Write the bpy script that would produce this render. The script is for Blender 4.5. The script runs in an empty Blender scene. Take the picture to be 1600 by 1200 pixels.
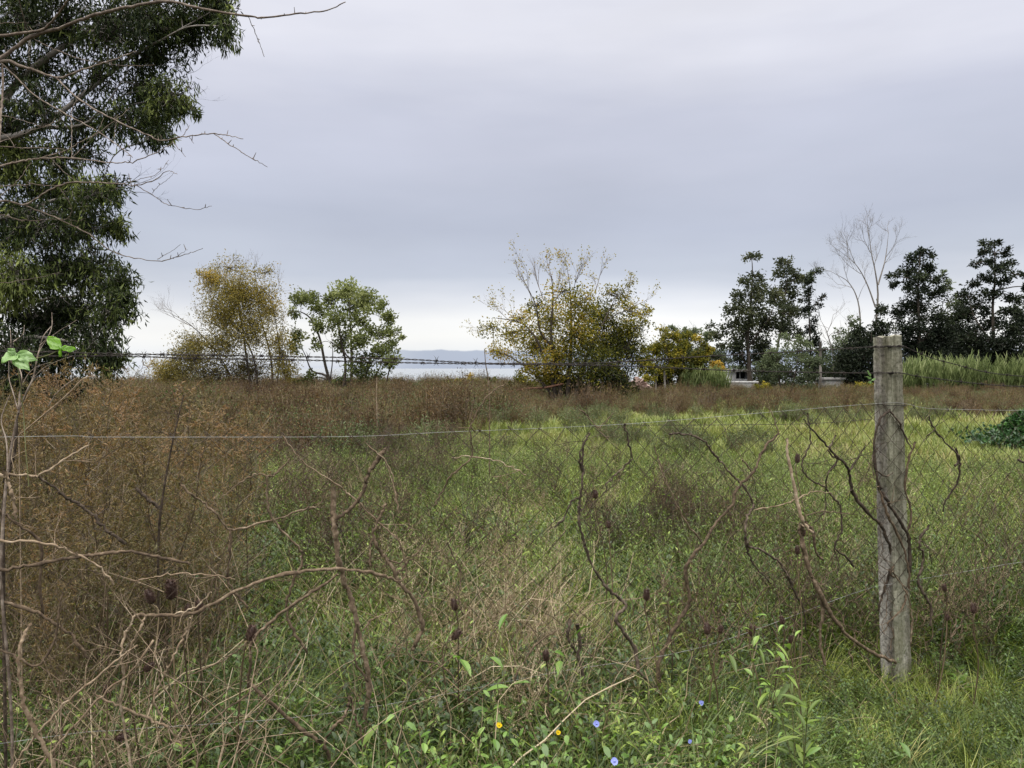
import bpy, math
import numpy as np
from mathutils import Vector

R = math.radians
sc = bpy.context.scene
COL = sc.collection

# ------------------------------------------------------------------ camera
FPX = 1250.0
PITCH = R(1.146)
CAM_H = 1.6
cam_d = bpy.data.cameras.new("camera")
cam = bpy.data.objects.new("camera", cam_d)
COL.objects.link(cam)
cam.location = (0, 0, CAM_H)
cam.rotation_euler = (R(90) - PITCH, 0, 0)
cam_d.sensor_width = 36.0
cam_d.lens = FPX / 1600.0 * 36.0
cam_d.clip_start = 0.05
cam_d.clip_end = 20000
sc.camera = cam

# ------------------------------------------------------------------ world: overcast cloud deck over a Nishita sky
SUN_EL, SUN_AZ = R(52), R(205)          # azimuth clockwise from +Y
w = bpy.data.worlds.new("World")
sc.world = w
w.use_nodes = True
wn, wl = w.node_tree.nodes, w.node_tree.links
wn.clear()
out = wn.new("ShaderNodeOutputWorld")
sky = wn.new("ShaderNodeTexSky")
sky.sky_type = 'NISHITA'
sky.sun_disc = False
sky.sun_elevation = SUN_EL
sky.sun_rotation = SUN_AZ
bg_sky = wn.new("ShaderNodeBackground"); bg_sky.inputs[1].default_value = 0.1
wl.new(sky.outputs[0], bg_sky.inputs[0])
tc = wn.new("ShaderNodeTexCoord")
sep = wn.new("ShaderNodeSeparateXYZ"); wl.new(tc.outputs["Generated"], sep.inputs[0])
mp = wn.new("ShaderNodeMapping"); mp.inputs["Scale"].default_value = (1.3, 1.3, 7.0)
wl.new(tc.outputs["Generated"], mp.inputs[0])
nz = wn.new("ShaderNodeTexNoise"); nz.inputs["Scale"].default_value = 1.6; nz.inputs["Detail"].default_value = 4; nz.inputs["Roughness"].default_value = 0.5
wl.new(mp.outputs[0], nz.inputs["Vector"])
def wmath(op, a, b=None, c=None):
    n = wn.new("ShaderNodeMath"); n.operation = op
    for i, x in enumerate((a, b, c)):
        if x is None: continue
        if isinstance(x, (int, float)): n.inputs[i].default_value = x
        else: wl.new(x, n.inputs[i])
    return n.outputs[0]
# soft warp of the elevation, growing with height, so cloud bands are uneven
warp = wmath('MULTIPLY', wmath('SUBTRACT', nz.outputs[0], 0.5), wmath('MULTIPLY_ADD', sep.outputs[2], 0.65, 0.02))
zz = wmath('ADD', sep.outputs[2], warp)
# map z -> 0..1 with more room near the horizon : sqrt
tt = wmath('SQRT', wmath('MAXIMUM', zz, 0.0))
ramp = wn.new("ShaderNodeValToRGB"); wl.new(tt, ramp.inputs[0])
stops = [(0.0, (.74, .78, .87)), (.095, (.84, .87, .92)), (.142, (.92, .94, .955)), (.158, (.95, .96, .965)),
         (.19, (1.0, 1.0, .985)), (.24, (.98, .985, .985)), (.285, (.80, .825, .885)), (.345, (.58, .625, .725)), (.42, (.525, .565, .68)),
         (.53, (.60, .625, .74)), (.64, (.79, .80, .885)), (.75, (.87, .87, .91)), (1.0, (.97, .93, .85))]
cr = ramp.color_ramp
while len(cr.elements) < len(stops): cr.elements.new(0.5)
for e, (p, c) in zip(cr.elements, stops): e.position = p; e.color = (*c, 1)
# gentle large clouds
nz2 = wn.new("ShaderNodeTexNoise"); nz2.inputs["Scale"].default_value = 2.2; nz2.inputs["Detail"].default_value = 5
mp2 = wn.new("ShaderNodeMapping"); mp2.inputs["Scale"].default_value = (1, 1, 3.2); mp2.inputs["Location"].default_value = (4.1, 2.2, 0)
wl.new(tc.outputs["Generated"], mp2.inputs[0]); wl.new(mp2.outputs[0], nz2.inputs["Vector"])
cl = wmath('MULTIPLY_ADD', nz2.outputs[0], 0.34, 0.83)
# overcast: the deck is brightest overhead
mr = wn.new("ShaderNodeMapRange"); mr.interpolation_type = 'SMOOTHSTEP'
wl.new(sep.outputs[2], mr.inputs[0]); mr.inputs[1].default_value = 0.40; mr.inputs[2].default_value = 1.0
mr.inputs[3].default_value = 1.0; mr.inputs[4].default_value = 4.6
stren = wmath('MULTIPLY', cl, mr.outputs[0])
# low blue-grey cloud bank lying on the far shore, from left of centre to the right
azx = wmath('DIVIDE', sep.outputs[0], wmath('MAXIMUM', sep.outputs[1], 0.05))
cmb = wn.new("ShaderNodeCombineXYZ"); wl.new(wmath('MULTIPLY', azx, 9.0), cmb.inputs[0])
nb_ = wn.new("ShaderNodeTexNoise"); nb_.inputs["Scale"].default_value = 3.0; nb_.inputs["Detail"].default_value = 5; wl.new(cmb.outputs[0], nb_.inputs["Vector"])
top = wmath('MULTIPLY_ADD', wmath('SUBTRACT', nb_.outputs[0], 0.5), 0.008, 0.0218)
def smooth(x, a, b, lo, hi):
    m = wn.new("ShaderNodeMapRange"); m.interpolation_type = 'SMOOTHSTEP'; wl.new(x, m.inputs[0])
    for i, v in enumerate((a, b, lo, hi)): m.inputs[i + 1].default_value = v
    return m.outputs[0]
edge = smooth(wmath('SUBTRACT', sep.outputs[2], top), -0.0012, 0.0012, 1.0, 0.0)
side = wmath('MULTIPLY', smooth(azx, -0.24, -0.10, 0.0, 1.0), smooth(azx, 0.5, 0.9, 1.0, 0.0))
mixb = wn.new("ShaderNodeMix"); mixb.data_type = 'RGBA'
wl.new(wmath('MULTIPLY', wmath('MULTIPLY', edge, side), 0.95), mixb.inputs[0]); wl.new(ramp.outputs[0], mixb.inputs[6]); mixb.inputs[7].default_value = (.47, .53, .655, 1)
bg_cloud = wn.new("ShaderNodeBackground")
wl.new(mixb.outputs[2], bg_cloud.inputs[0]); wl.new(stren, bg_cloud.inputs[1])
mix = wn.new("ShaderNodeMixShader"); mix.inputs[0].default_value = 0.97
wl.new(bg_sky.outputs[0], mix.inputs[1]); wl.new(bg_cloud.outputs[0], mix.inputs[2])
wl.new(mix.outputs[0], out.inputs[0])

sun_d = bpy.data.lights.new("sun", 'SUN')
sun_d.energy = 1.5; sun_d.angle = R(22); sun_d.color = (1.0, 0.965, 0.90)
sun = bpy.data.objects.new("sun", sun_d); COL.objects.link(sun)
sd = Vector((math.sin(SUN_AZ) * math.cos(SUN_EL), math.cos(SUN_AZ) * math.cos(SUN_EL), math.sin(SUN_EL)))
sun.rotation_euler = sd.to_track_quat('Z', 'Y').to_euler()
sun.location = (0, -20, 30)

sc.view_settings.view_transform = 'Standard'
sc.view_settings.look = 'None'
sc.view_settings.exposure = 0.0
sc.view_settings.gamma = 1.0
sc.view_settings.use_curve_mapping = False
sc.cycles.max_bounces = 4
sc.cycles.diffuse_bounces = 1
sc.cycles.glossy_bounces = 2
sc.cycles.transmission_bounces = 2
sc.cycles.transparent_max_bounces = 4
sc.cycles.use_denoising = True

# ------------------------------------------------------------------ helpers
rng = np.random.default_rng(11)

def ray(px, py):
    u = (px - 800.0) / FPX; v = (py - 600.0) / FPX
    cp, sp = math.cos(PITCH), math.sin(PITCH)
    return np.array([u, cp - v * sp, -sp - v * cp])

def at(px, py, Y):
    """point of the place that the photograph shows at px,py, at distance Y"""
    d = ray(px, py)
    p = d * (Y / d[1])
    return np.array([p[0], Y, CAM_H + p[2]])

def ground_h(x, y):
    x = np.asarray(x, float); y = np.asarray(y, float)
    h = 0.035 * np.sin(x * 1.3 + 0.7 * y) + 0.03 * np.sin(y * 1.9 - x * 0.6 + 1.0) + 0.05 * np.sin(x * 0.21 + 2) * np.sin(y * 0.17)
    t = np.clip((y - 66) / 45.0, 0, 1)
    return h - 9.5 * t * t * (3 - 2 * t)

def norm(a):
    return a / np.maximum(np.linalg.norm(a, axis=-1, keepdims=True), 1e-9)

class MB:
    def __init__(s):
        s.v = []; s.q = []; s.t = []; s.tint = []; s.n = 0; s.qm = []; s.tm = []; s.mats = []
    def mi(s, m):
        if m not in s.mats: s.mats.append(m)
        return s.mats.index(m)
    def add(s, v, mat, quads=None, tris=None, tint=0.5):
        v = np.asarray(v, float).reshape(-1, 3); k = len(v)
        s.v.append(v)
        s.tint.append(np.broadcast_to(np.asarray(tint, float).reshape(-1) if np.ndim(tint) else tint, (k,)).astype(float))
        i = s.mi(mat)
        if quads is not None and len(quads):
            s.q.append(np.asarray(quads).reshape(-1, 4) + s.n); s.qm.append(np.full(len(s.q[-1]), i))
        if tris is not None and len(tris):
            s.t.append(np.asarray(tris).reshape(-1, 3) + s.n); s.tm.append(np.full(len(s.t[-1]), i))
        s.n += k
    def mesh(s, name, smooth=True):
        me = bpy.data.meshes.new(name)
        V = np.concatenate(s.v) if s.v else np.zeros((0, 3))
        Q = np.concatenate(s.q) if s.q else np.zeros((0, 4), int)
        T = np.concatenate(s.t) if s.t else np.zeros((0, 3), int)
        me.vertices.add(len(V)); me.vertices.foreach_set("co", V.astype(np.float32).ravel())
        nl = Q.size + T.size
        me.loops.add(nl); me.loops.foreach_set("vertex_index", np.concatenate([Q.ravel(), T.ravel()]).astype(np.int32))
        me.polygons.add(len(Q) + len(T))
        ls = np.concatenate([np.arange(len(Q)) * 4, Q.size + np.arange(len(T)) * 3]).astype(np.int32)
        me.polygons.foreach_set("loop_start", ls)
        me.polygons.foreach_set("material_index", np.concatenate((s.qm or []) + (s.tm or [])).astype(np.int32))
        me.polygons.foreach_set("use_smooth", np.full(len(Q) + len(T), smooth))
        a = me.attributes.new("tint", 'FLOAT', 'POINT')
        a.data.foreach_set("value", np.concatenate(s.tint).astype(np.float32))
        for m in s.mats: me.materials.append(m)
        me.update(calc_edges=True)
        return me
    def build(s, name, parent=None, smooth=True, loc=None):
        me = s.mesh(name, smooth)
        o = bpy.data.objects.new(name, me); COL.objects.link(o)
        if parent is not None:
            o.parent = parent
            L = np.array(parent.location)
            me.transform(__import__('mathutils').Matrix.Translation(-Vector(L)))
        elif loc is not None:
            me.transform(__import__('mathutils').Matrix.Translation(-Vector(loc))); o.location = loc
        return o

def tubes(mb, P, rad, mat, n=4, tint=0.5, cap=False):
    """P (N,K,3) paths, rad (N,K)"""
    P = np.asarray(P, float)
    if P.ndim == 2: P = P[None]
    N, K, _ = P.shape
    rad = np.broadcast_to(np.asarray(rad, float), (N, K))
    T = norm(np.gradient(P, axis=1))
    chord = norm(P[:, -1] - P[:, 0])
    ref = np.where(np.abs(chord[:, 2:3]) < 0.8, np.array([[0, 0, 1.0]]), np.array([[1.0, 0.1, 0]]))[:, None, :]
    A = norm(np.cross(T, ref)); B = np.cross(T, A)
    ang = np.arange(n) * 2 * math.pi / n
    V = P[:, :, None, :] + rad[:, :, None, None] * (A[:, :, None, :] * np.cos(ang)[None, None, :, None] + B[:, :, None, :] * np.sin(ang)[None, None, :, None])
    idx = np.arange(N * K * n).reshape(N, K, n)
    a = idx[:, :-1, :]; b = np.roll(idx, -1, axis=2)[:, :-1, :]
    c = np.roll(idx, -1, axis=2)[:, 1:, :]; d = idx[:, 1:, :]
    Q = np.stack([a, b, c, d], -1).reshape(-1, 4)
    tt = np.asarray(tint, float)
    if tt.ndim: tt = np.repeat(tt, K * n)
    tr = None
    if cap and n >= 4:
        tr = []
        for k in (0, K - 1):
            r0 = idx[:, k, :]
            for j in range(1, n - 1):
                tr.append(np.stack([r0[:, 0], r0[:, j], r0[:, j + 1]], -1))
        tr = np.concatenate(tr)
    mb.add(V.reshape(-1, 3), mat, quads=Q, tris=tr, tint=tt)

def ribbons(mb, P, W, side, mat, tint=0.5):
    P = np.asarray(P, float); N, K, _ = P.shape
    W = np.broadcast_to(W, (N, K))
    S = side[:, None, :] if side.ndim == 2 else side
    V = np.stack([P - S * W[..., None] / 2, P + S * W[..., None] / 2], 2)
    idx = np.arange(N * K * 2).reshape(N, K, 2)
    Q = np.stack([idx[:, :-1, 0], idx[:, :-1, 1], idx[:, 1:, 1], idx[:, 1:, 0]], -1).reshape(-1, 4)
    tt = np.asarray(tint, float)
    if tt.ndim: tt = np.repeat(tt, K * 2)
    mb.add(V.reshape(-1, 3), mat, quads=Q, tint=tt)

def leaves(mb, base, d, L, W, mat, tint=0.5, fold=0.25, g=rng):
    """one folded diamond per leaf"""
    base = np.asarray(base); N = len(base); d = norm(d)
    rnd = norm(g.normal(size=(N, 3)))
    s = norm(np.cross(d, rnd)); nn = np.cross(s, d)
    L = np.broadcast_to(L, (N,))[:, None]; W = np.broadcast_to(W, (N,))[:, None]
    a = base; m = base + d * L * .45
    l = m + s * W / 2 + nn * W * fold; r = m - s * W / 2 + nn * W * fold
    tip = base + d * L - nn * L * 0.12
    V = np.stack([a, l, tip, r], 1)
    Q = np.arange(N * 4).reshape(N, 4)
    tt = np.asarray(tint, float)
    if tt.ndim: tt = np.repeat(tt, 4)
    mb.add(V.reshape(-1, 3), mat, quads=Q, tint=tt)

def smooth_path(pts, per=6):
    P = np.asarray(pts, float)
    if len(P) < 3:
        t = np.linspace(0, 1, per + 1)[:, None]; return P[0] * (1 - t) + P[1] * t
    E = np.vstack([2 * P[0] - P[1], P, 2 * P[-1] - P[-2]])
    outp = []
    for i in range(1, len(E) - 2):
        p0, p1, p2, p3 = E[i - 1], E[i], E[i + 1], E[i + 2]
        for t in np.linspace(0, 1, per, endpoint=False):
            outp.append(0.5 * ((2 * p1) + (p2 - p0) * t + (2 * p0 - 5 * p1 + 4 * p2 - p3) * t * t + (-p0 + 3 * p1 - 3 * p2 + p3) * t ** 3))
    outp.append(P[-1])
    return np.array(outp)

def put(o, label=None, cat=None, group=None, kind=None):
    if label: o["label"] = label
    if cat: o["category"] = cat
    if group: o["group"] = group
    if kind: o["kind"] = kind
    return o

def empty(name, loc, label, cat, group=None):
    o = bpy.data.objects.new(name, None); COL.objects.link(o)
    o.location = tuple(float(x) for x in loc); o.empty_display_size = 0.2
    return put(o, label, cat, group)

# ------------------------------------------------------------------ materials
def nodes_of(name):
    m = bpy.data.materials.new(name); m.use_nodes = True
    n = m.node_tree.nodes; n.clear()
    return m, n, m.node_tree.links

def ramp_node(n, stops):
    r = n.new("ShaderNodeValToRGB"); e = r.color_ramp.elements
    while len(e) < len(stops): e.new(0.5)
    for el, (p, c) in zip(e, stops): el.position = p; el.color = (*c, 1)
    return r

def leaf_mat(name, stops, transl=0.35, inst=0.35, patch=0.25, patch_scale=0.35, gloss=0.04, tintw=0.6):
    """foliage: own tint of the leaf + variation per plant + patches over the field"""
    m, n, l = nodes_of(name)
    o = n.new("ShaderNodeOutputMaterial")
    at_ = n.new("ShaderNodeAttribute"); at_.attribute_name = "tint"
    oi = n.new("ShaderNodeObjectInfo")
    nz = n.new("ShaderNodeTexNoise"); nz.inputs["Scale"].default_value = patch_scale; nz.inputs["Detail"].default_value = 2
    l.new(oi.outputs["Location"], nz.inputs["Vector"])
    def M(op, a, b, c=None):
        x = n.new("ShaderNodeMath"); x.operation = op
        for i, y in enumerate((a, b, c)):
            if y is None: continue
            if isinstance(y, (int, float)): x.inputs[i].default_value = y
            else: l.new(y, x.inputs[i])
        return x.outputs[0]
    v = M('MULTIPLY_ADD', M('SUBTRACT', at_.outputs["Fac"], 0.5), tintw, 0.5)
    v = M('MULTIPLY_ADD', M('SUBTRACT', oi.outputs["Random"], 0.5), inst, v)
    v = M('MULTIPLY_ADD', M('SUBTRACT', nz.outputs[0], 0.5), patch * 4, v)
    r = ramp_node(n, stops); l.new(v, r.inputs[0])
    d = n.new("ShaderNodeBsdfDiffuse"); t = n.new("ShaderNodeBsdfTranslucent"); g = n.new("ShaderNodeBsdfGlossy")
    g.inputs["Roughness"].default_value = 0.45
    l.new(r.outputs[0], d.inputs[0]); l.new(r.outputs[0], t.inputs[0])
    mx = n.new("ShaderNodeMixShader"); mx.inputs[0].default_value = transl
    l.new(d.outputs[0], mx.inputs[1]); l.new(t.outputs[0], mx.inputs[2])
    m2 = n.new("ShaderNodeMixShader"); m2.inputs[0].default_value = gloss
    l.new(mx.outputs[0], m2.inputs[1]); l.new(g.outputs[0], m2.inputs[2])
    l.new(m2.outputs[0], o.inputs[0])
    return m

def rough_mat(name, stops, scale=12.0, rough=0.85, bump=0.3, stretch=(1, 1, 1), detail=5, spec=0.2, dist=0.01):
    m, n, l = nodes_of(name)
    o = n.new("ShaderNodeOutputMaterial"); p = n.new("ShaderNodeBsdfPrincipled")
    p.inputs["Roughness"].default_value = rough; p.inputs["Specular IOR Level"].default_value = spec
    t = n.new("ShaderNodeTexCoord"); mp = n.new("ShaderNodeMapping"); mp.inputs["Scale"].default_value = stretch
    l.new(t.outputs["Object"], mp.inputs[0])
    nz = n.new("ShaderNodeTexNoise"); nz.inputs["Scale"].default_value = scale; nz.inputs["Detail"].default_value = detail
    nz.inputs["Roughness"].default_value = 0.62
    l.new(mp.outputs[0], nz.inputs["Vector"])
    at_ = n.new("ShaderNodeAttribute"); at_.attribute_name = "tint"
    ad = n.new("ShaderNodeMath"); ad.operation = 'MULTIPLY_ADD'; ad.inputs[1].default_value = 0.5
    sb = n.new("ShaderNodeMath"); sb.operation = 'SUBTRACT'; sb.inputs[1].default_value = 0.5
    l.new(at_.outputs["Fac"], sb.inputs[0]); l.new(sb.outputs[0], ad.inputs[0]); l.new(nz.outputs[0], ad.inputs[2])
    r = ramp_node(n, stops); l.new(ad.outputs[0], r.inputs[0]); l.new(r.outputs[0], p.inputs["Base Color"])
    b = n.new("ShaderNodeBump"); b.inputs["Strength"].default_value = bump; b.inputs["Distance"].default_value = dist
    l.new(nz.outputs[0], b.inputs["Height"]); l.new(b.outputs[0], p.inputs["Normal"])
    l.new(p.outputs[0], o.inputs[0])
    return m

M = {}
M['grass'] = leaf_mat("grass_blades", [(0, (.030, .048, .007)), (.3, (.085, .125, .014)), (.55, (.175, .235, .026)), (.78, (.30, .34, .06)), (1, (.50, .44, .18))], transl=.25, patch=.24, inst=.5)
M['shadegrass'] = leaf_mat("shaded_grass_blades", [(0, (.014, .028, .006)), (.4, (.04, .072, .012)), (.75, (.10, .15, .028)), (1, (.22, .25, .08))], transl=.2, patch=.2, inst=.5)  # darker copy of the grass: front-row shade put into its colour
M['grass_far'] = leaf_mat("field_grass", [(0, (.06, .085, .018)), (.3, (.13, .175, .03)), (.55, (.205, .25, .05)), (.8, (.31, .325, .09)), (1, (.37, .30, .14))], transl=.3, patch=.34, patch_scale=.22, inst=.45)
M['dry'] = leaf_mat("dry_straw", [(0, (.09, .062, .033)), (.4, (.22, .16, .09)), (.75, (.40, .32, .20)), (1, (.56, .47, .33))], transl=.1, patch=.1, inst=.5)
M['weed'] = leaf_mat("weed_leaf", [(0, (.028, .048, .009)), (.4, (.08, .13, .018)), (.7, (.17, .25, .036)), (1, (.32, .39, .09))], transl=.25, patch=.18, gloss=.04, inst=.5)
M['shadeleaf'] = leaf_mat("shade_toned_leaf", [(0, (.012, .026, .006)), (.5, (.04, .078, .013)), (1, (.13, .21, .035))], transl=.2, patch=.15, gloss=.05, inst=.5)  # weed leaf darkened so its colour carries the shade of the undergrowth
M['bright'] = leaf_mat("fresh_leaf", [(0, (.05, .11, .015)), (.5, (.12, .235, .026)), (1, (.25, .38, .06))], transl=.3, patch=.08, gloss=.06, inst=.4)
M['stemg'] = leaf_mat("green_stem", [(0, (.07, .08, .03)), (1, (.20, .20, .08))], transl=0, patch=.1)
M['brown'] = leaf_mat("brown_stem", [(0, (.022, .015, .010)), (.5, (.075, .052, .030)), (1, (.21, .155, .095))], transl=0, patch=.15, inst=.5)
M['seed'] = leaf_mat("dry_seed_heads", [(0, (.022, .013, .008)), (.5, (.075, .046, .024)), (1, (.20, .13, .07))], transl=.05, patch=.15, inst=.5)
M['feather'] = leaf_mat("feathery_leaf", [(0, (.030, .034, .009)), (.25, (.070, .070, .017)), (.5, (.125, .108, .027)), (.7, (.17, .118, .033)), (.85, (.225, .125, .042)), (1, (.29, .17, .075))], transl=.2, patch=.20, patch_scale=1.1, inst=.4)
M['brush'] = leaf_mat("brush_leaf", [(0, (.042, .024, .012)), (.32, (.105, .057, .022)), (.52, (.165, .10, .036)), (.7, (.14, .13, .038)), (1, (.07, .12, .025))], transl=.15, patch=.42, patch_scale=.16, inst=.55)
M['brushg'] = leaf_mat("green_brush_leaf", [(0, (.055, .075, .028)), (.5, (.10, .135, .045)), (1, (.2, .22, .08))], transl=.25, patch=.2, patch_scale=.2)
M['brushtw'] = leaf_mat("brush_twig", [(0, (.035, .023, .012)), (.5, (.10, .068, .036)), (1, (.26, .19, .11))], transl=0, patch=.2, inst=.5)

M['bark_dark'] = rough_mat("dark_bark", [(.3, (.03, .025, .02)), (.7, (.10, .082, .065))], scale=9, stretch=(1, 1, .3))
M['bark_pale'] = rough_mat("pale_bark", [(.3, (.11, .098, .085)), (.7, (.27, .245, .22))], scale=4, stretch=(1, 1, .4))
M['bark_twig'] = rough_mat("near_twig_bark", [(.3, (.055, .04, .03)), (.5, (.14, .108, .085)), (.72, (.30, .25, .205))], scale=40, stretch=(1, 1, 1), dist=.002)
M['vine_dark'] = rough_mat("dark_vine_bark", [(.3, (.02, .015, .011)), (.55, (.065, .048, .035)), (.75, (.18, .14, .105))], scale=45, bump=.6, dist=.003)
M['vine_tan'] = rough_mat("tan_stem_bark", [(.3, (.14, .095, .06)), (.55, (.29, .22, .15)), (.75, (.46, .38, .28))], scale=50, bump=.4, dist=.002)
M['vine_mid'] = rough_mat("brown_stem_bark", [(.3, (.05, .035, .024)), (.55, (.14, .10, .065)), (.75, (.30, .235, .165))], scale=50, bump=.5, dist=.002)
M['wire'] = rough_mat("rusty_dark_wire", [(.3, (.018, .015, .013)), (.7, (.065, .05, .042))], scale=30, rough=.7, bump=0, spec=.2)
M['mesh_wire'] = rough_mat('rusty_mesh_wire', [(.3, (.035, .027, .021)), (.7, (.12, .09, .068))], scale=30, rough=.7, bump=0, spec=.2)
M['wire_light'] = rough_mat("galvanised_wire", [(.3, (.16, .16, .155)), (.7, (.34, .34, .33))], scale=20, rough=.6, bump=0, spec=.3)
M['hole'] = rough_mat("dark_hole", [(.3, (.008, .008, .008)), (.7, (.015, .014, .012))], scale=20, rough=1, bump=0)

def tree_leaf(name, stops, **k):
    kw = dict(transl=.35, inst=0, patch=0, tintw=1.0, gloss=.015); kw.update(k)
    return leaf_mat(name, stops, **kw)
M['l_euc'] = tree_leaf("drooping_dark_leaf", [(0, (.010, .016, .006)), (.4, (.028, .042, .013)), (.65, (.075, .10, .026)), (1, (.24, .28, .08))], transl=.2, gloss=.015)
M['l_autumn'] = tree_leaf("autumn_leaf", [(0, (.06, .048, .02)), (.3, (.15, .13, .035)), (.6, (.30, .245, .05)), (1, (.48, .34, .08))])
M['l_pale'] = tree_leaf("pale_green_leaf", [(0, (.05, .065, .022)), (.5, (.17, .20, .06)), (1, (.38, .41, .16))], transl=.45)
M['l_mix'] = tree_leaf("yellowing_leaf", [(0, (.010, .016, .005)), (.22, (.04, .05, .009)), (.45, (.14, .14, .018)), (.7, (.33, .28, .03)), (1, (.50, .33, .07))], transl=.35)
M['l_olive'] = tree_leaf("olive_leaf", [(0, (.022, .03, .016)), (.5, (.062, .075, .035)), (1, (.16, .165, .075))])
M['l_grey'] = tree_leaf("grey_green_leaf", [(0, (.05, .065, .035)), (.5, (.11, .14, .068)), (1, (.22, .26, .13))])
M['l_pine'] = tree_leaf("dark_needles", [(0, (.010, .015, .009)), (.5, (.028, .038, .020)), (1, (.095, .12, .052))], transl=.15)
M['l_orange'] = tree_leaf("orange_leaf", [(0, (.25, .17, .03)), (1, (.55, .36, .05))])
M['l_reed'] = tree_leaf("reed_leaf", [(0, (.03, .045, .014)), (.35, (.10, .135, .045)), (.7, (.22, .27, .10)), (1, (.38, .41, .20))])
M['l_ivy'] = tree_leaf("glossy_creeper_leaf", [(0, (.012, .035, .010)), (.5, (.03, .085, .02)), (1, (.13, .28, .06))], transl=.15, gloss=.06)

# ground ------------------------------------------------------------------
def ground_material():
    m, n, l = nodes_of("field_soil")
    o = n.new("ShaderNodeOutputMaterial"); p = n.new("ShaderNodeBsdfPrincipled"); p.inputs["Roughness"].default_value = 1
    p.inputs["Specular IOR Level"].default_value = 0.05
    t = n.new("ShaderNodeTexCoord")
    a = n.new("ShaderNodeTexNoise"); a.inputs["Scale"].default_value = .35; a.inputs["Detail"].default_value = 6
    b = n.new("ShaderNodeTexNoise"); b.inputs["Scale"].default_value = 14; b.inputs["Detail"].default_value = 6
    l.new(t.outputs["Object"], a.inputs[0]); l.new(t.outputs["Object"], b.inputs[0])
    r1 = ramp_node(n, [(.3, (.03, .024, .014)), (.5, (.05, .045, .02)), (.7, (.06, .07, .024))])
    r2 = ramp_node(n, [(.3, (.45, .45, .45)), (.7, (1.3, 1.25, 1.1))])
    l.new(a.outputs[0], r1.inputs[0]); l.new(b.outputs[0], r2.inputs[0])
    mm = n.new("ShaderNodeMix"); mm.data_type = 'RGBA'; mm.blend_type = 'MULTIPLY'; mm.inputs[0].default_value = 1
    l.new(r1.outputs[0], mm.inputs[6]); l.new(r2.outputs[0], mm.inputs[7]); l.new(mm.outputs[2], p.inputs["Base Color"])
    bp = n.new("ShaderNodeBump"); bp.inputs["Strength"].default_value = .8; bp.inputs["Distance"].default_value = .04
    l.new(b.outputs[0], bp.inputs["Height"]); l.new(bp.outputs[0], p.inputs["Normal"]); l.new(p.outputs[0], o.inputs[0])
    return m

def grid_mesh(name, xs, ys, hf, mat):
    X, Y = np.meshgrid(xs, ys); Z = hf(X, Y)
    V = np.stack([X, Y, Z], -1).reshape(-1, 3)
    ny, nx = X.shape; idx = np.arange(nx * ny).reshape(ny, nx)
    Q = np.stack([idx[:-1, :-1], idx[:-1, 1:], idx[1:, 1:], idx[1:, :-1]], -1).reshape(-1, 4)
    mb = MB(); mb.add(V, mat, quads=Q); return mb.build(name)

t_ = np.linspace(-1, 1, 221); xs = np.sign(t_) * (np.abs(t_) * 25 + np.abs(t_) ** 4 * 600)
ys = np.concatenate([np.linspace(-120, -4, 12), np.linspace(-3, 30, 133), np.linspace(31, 125, 70)])
g_ = grid_mesh("ground", xs, ys, ground_h, ground_material())
put(g_, "brown and green field soil under the weeds", kind="structure"); g_["category"] = "ground"

mw, n, l = nodes_of("river_water")
o = n.new("ShaderNodeOutputMaterial"); p = n.new("ShaderNodeBsdfPrincipled")
p.inputs["Base Color"].default_value = (.16, .19, .22, 1); p.inputs["Roughness"].default_value = .12; p.inputs["IOR"].default_value = 1.33
t = n.new("ShaderNodeTexCoord"); z_ = n.new("ShaderNodeTexNoise"); z_.inputs["Scale"].default_value = .25; z_.inputs["Detail"].default_value = 4
l.new(t.outputs["Object"], z_.inputs[0]); b = n.new("ShaderNodeBump"); b.inputs["Strength"].default_value = .15; b.inputs["Distance"].default_value = .3
l.new(z_.outputs[0], b.inputs["Height"]); l.new(b.outputs[0], p.inputs["Normal"]); l.new(p.outputs[0], o.inputs[0])
wx = np.array([-9000., -2000, -500, 0, 500, 2000, 9000]); wy = np.array([92., 300, 1000, 4000, 12000])
wobj = grid_mesh("water", wx, wy, lambda X, Y: np.full(X.shape, -7.5), mw)
put(wobj, "pale flat river water beyond the field reaching the horizon", kind="structure"); wobj["category"] = "water"

# ------------------------------------------------------------------ trees
def wob_path(pts, rad0, rad1, per=5, jit=0.03, g=rng):
    P = smooth_path(pts, per); K = len(P)
    seg = np.linalg.norm(P[-1] - P[0])
    j = g.normal(size=(K, 3)) * jit * seg / max(K, 4); j[0] = 0
    P = P + np.cumsum(j, 0) * 0.5
    return P, np.linspace(rad0, rad1, K)

def fractal(start, d, length, rad, depth, g, spread=.5, up=.15, ratio=.7, kids=(2, 4), K=5, out=None, wob=.10):
    """recursive bare branching; returns lists of paths"""
    if out is None: out = []
    d = d / np.linalg.norm(d)
    P = [np.array(start, float)]; cur = d.copy()
    for i in range(K - 1):
        cur = cur + g.normal(size=3) * wob + np.array([0, 0, up * .3]); cur /= np.linalg.norm(cur)
        P.append(P[-1] + cur * length / (K - 1))
    P = np.array(P)
    out.append((P, np.linspace(rad, rad * .55, K), depth))
    if depth > 0:
        for k in range(g.integers(kids[0], kids[1] + 1)):
            i = int(g.integers(1, K)) if k else K - 1
            nd = cur + g.normal(size=3) * spread + np.array([0, 0, up])
            fractal(P[i], nd, length * ratio * g.uniform(.7, 1.15), rad * .55, depth - 1, g, spread, up, ratio, kids, K, out, wob)
    return out

def add_paths(mb, lst, mat, n=3, tint=.5):
    byk = {}
    for P, r, *_ in lst: byk.setdefault(len(P), []).append((P, r))
    for k, L in byk.items():
        tubes(mb, np.array([a for a, _ in L]), np.array([b for _, b in L]), mat, n=n, tint=tint)

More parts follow.
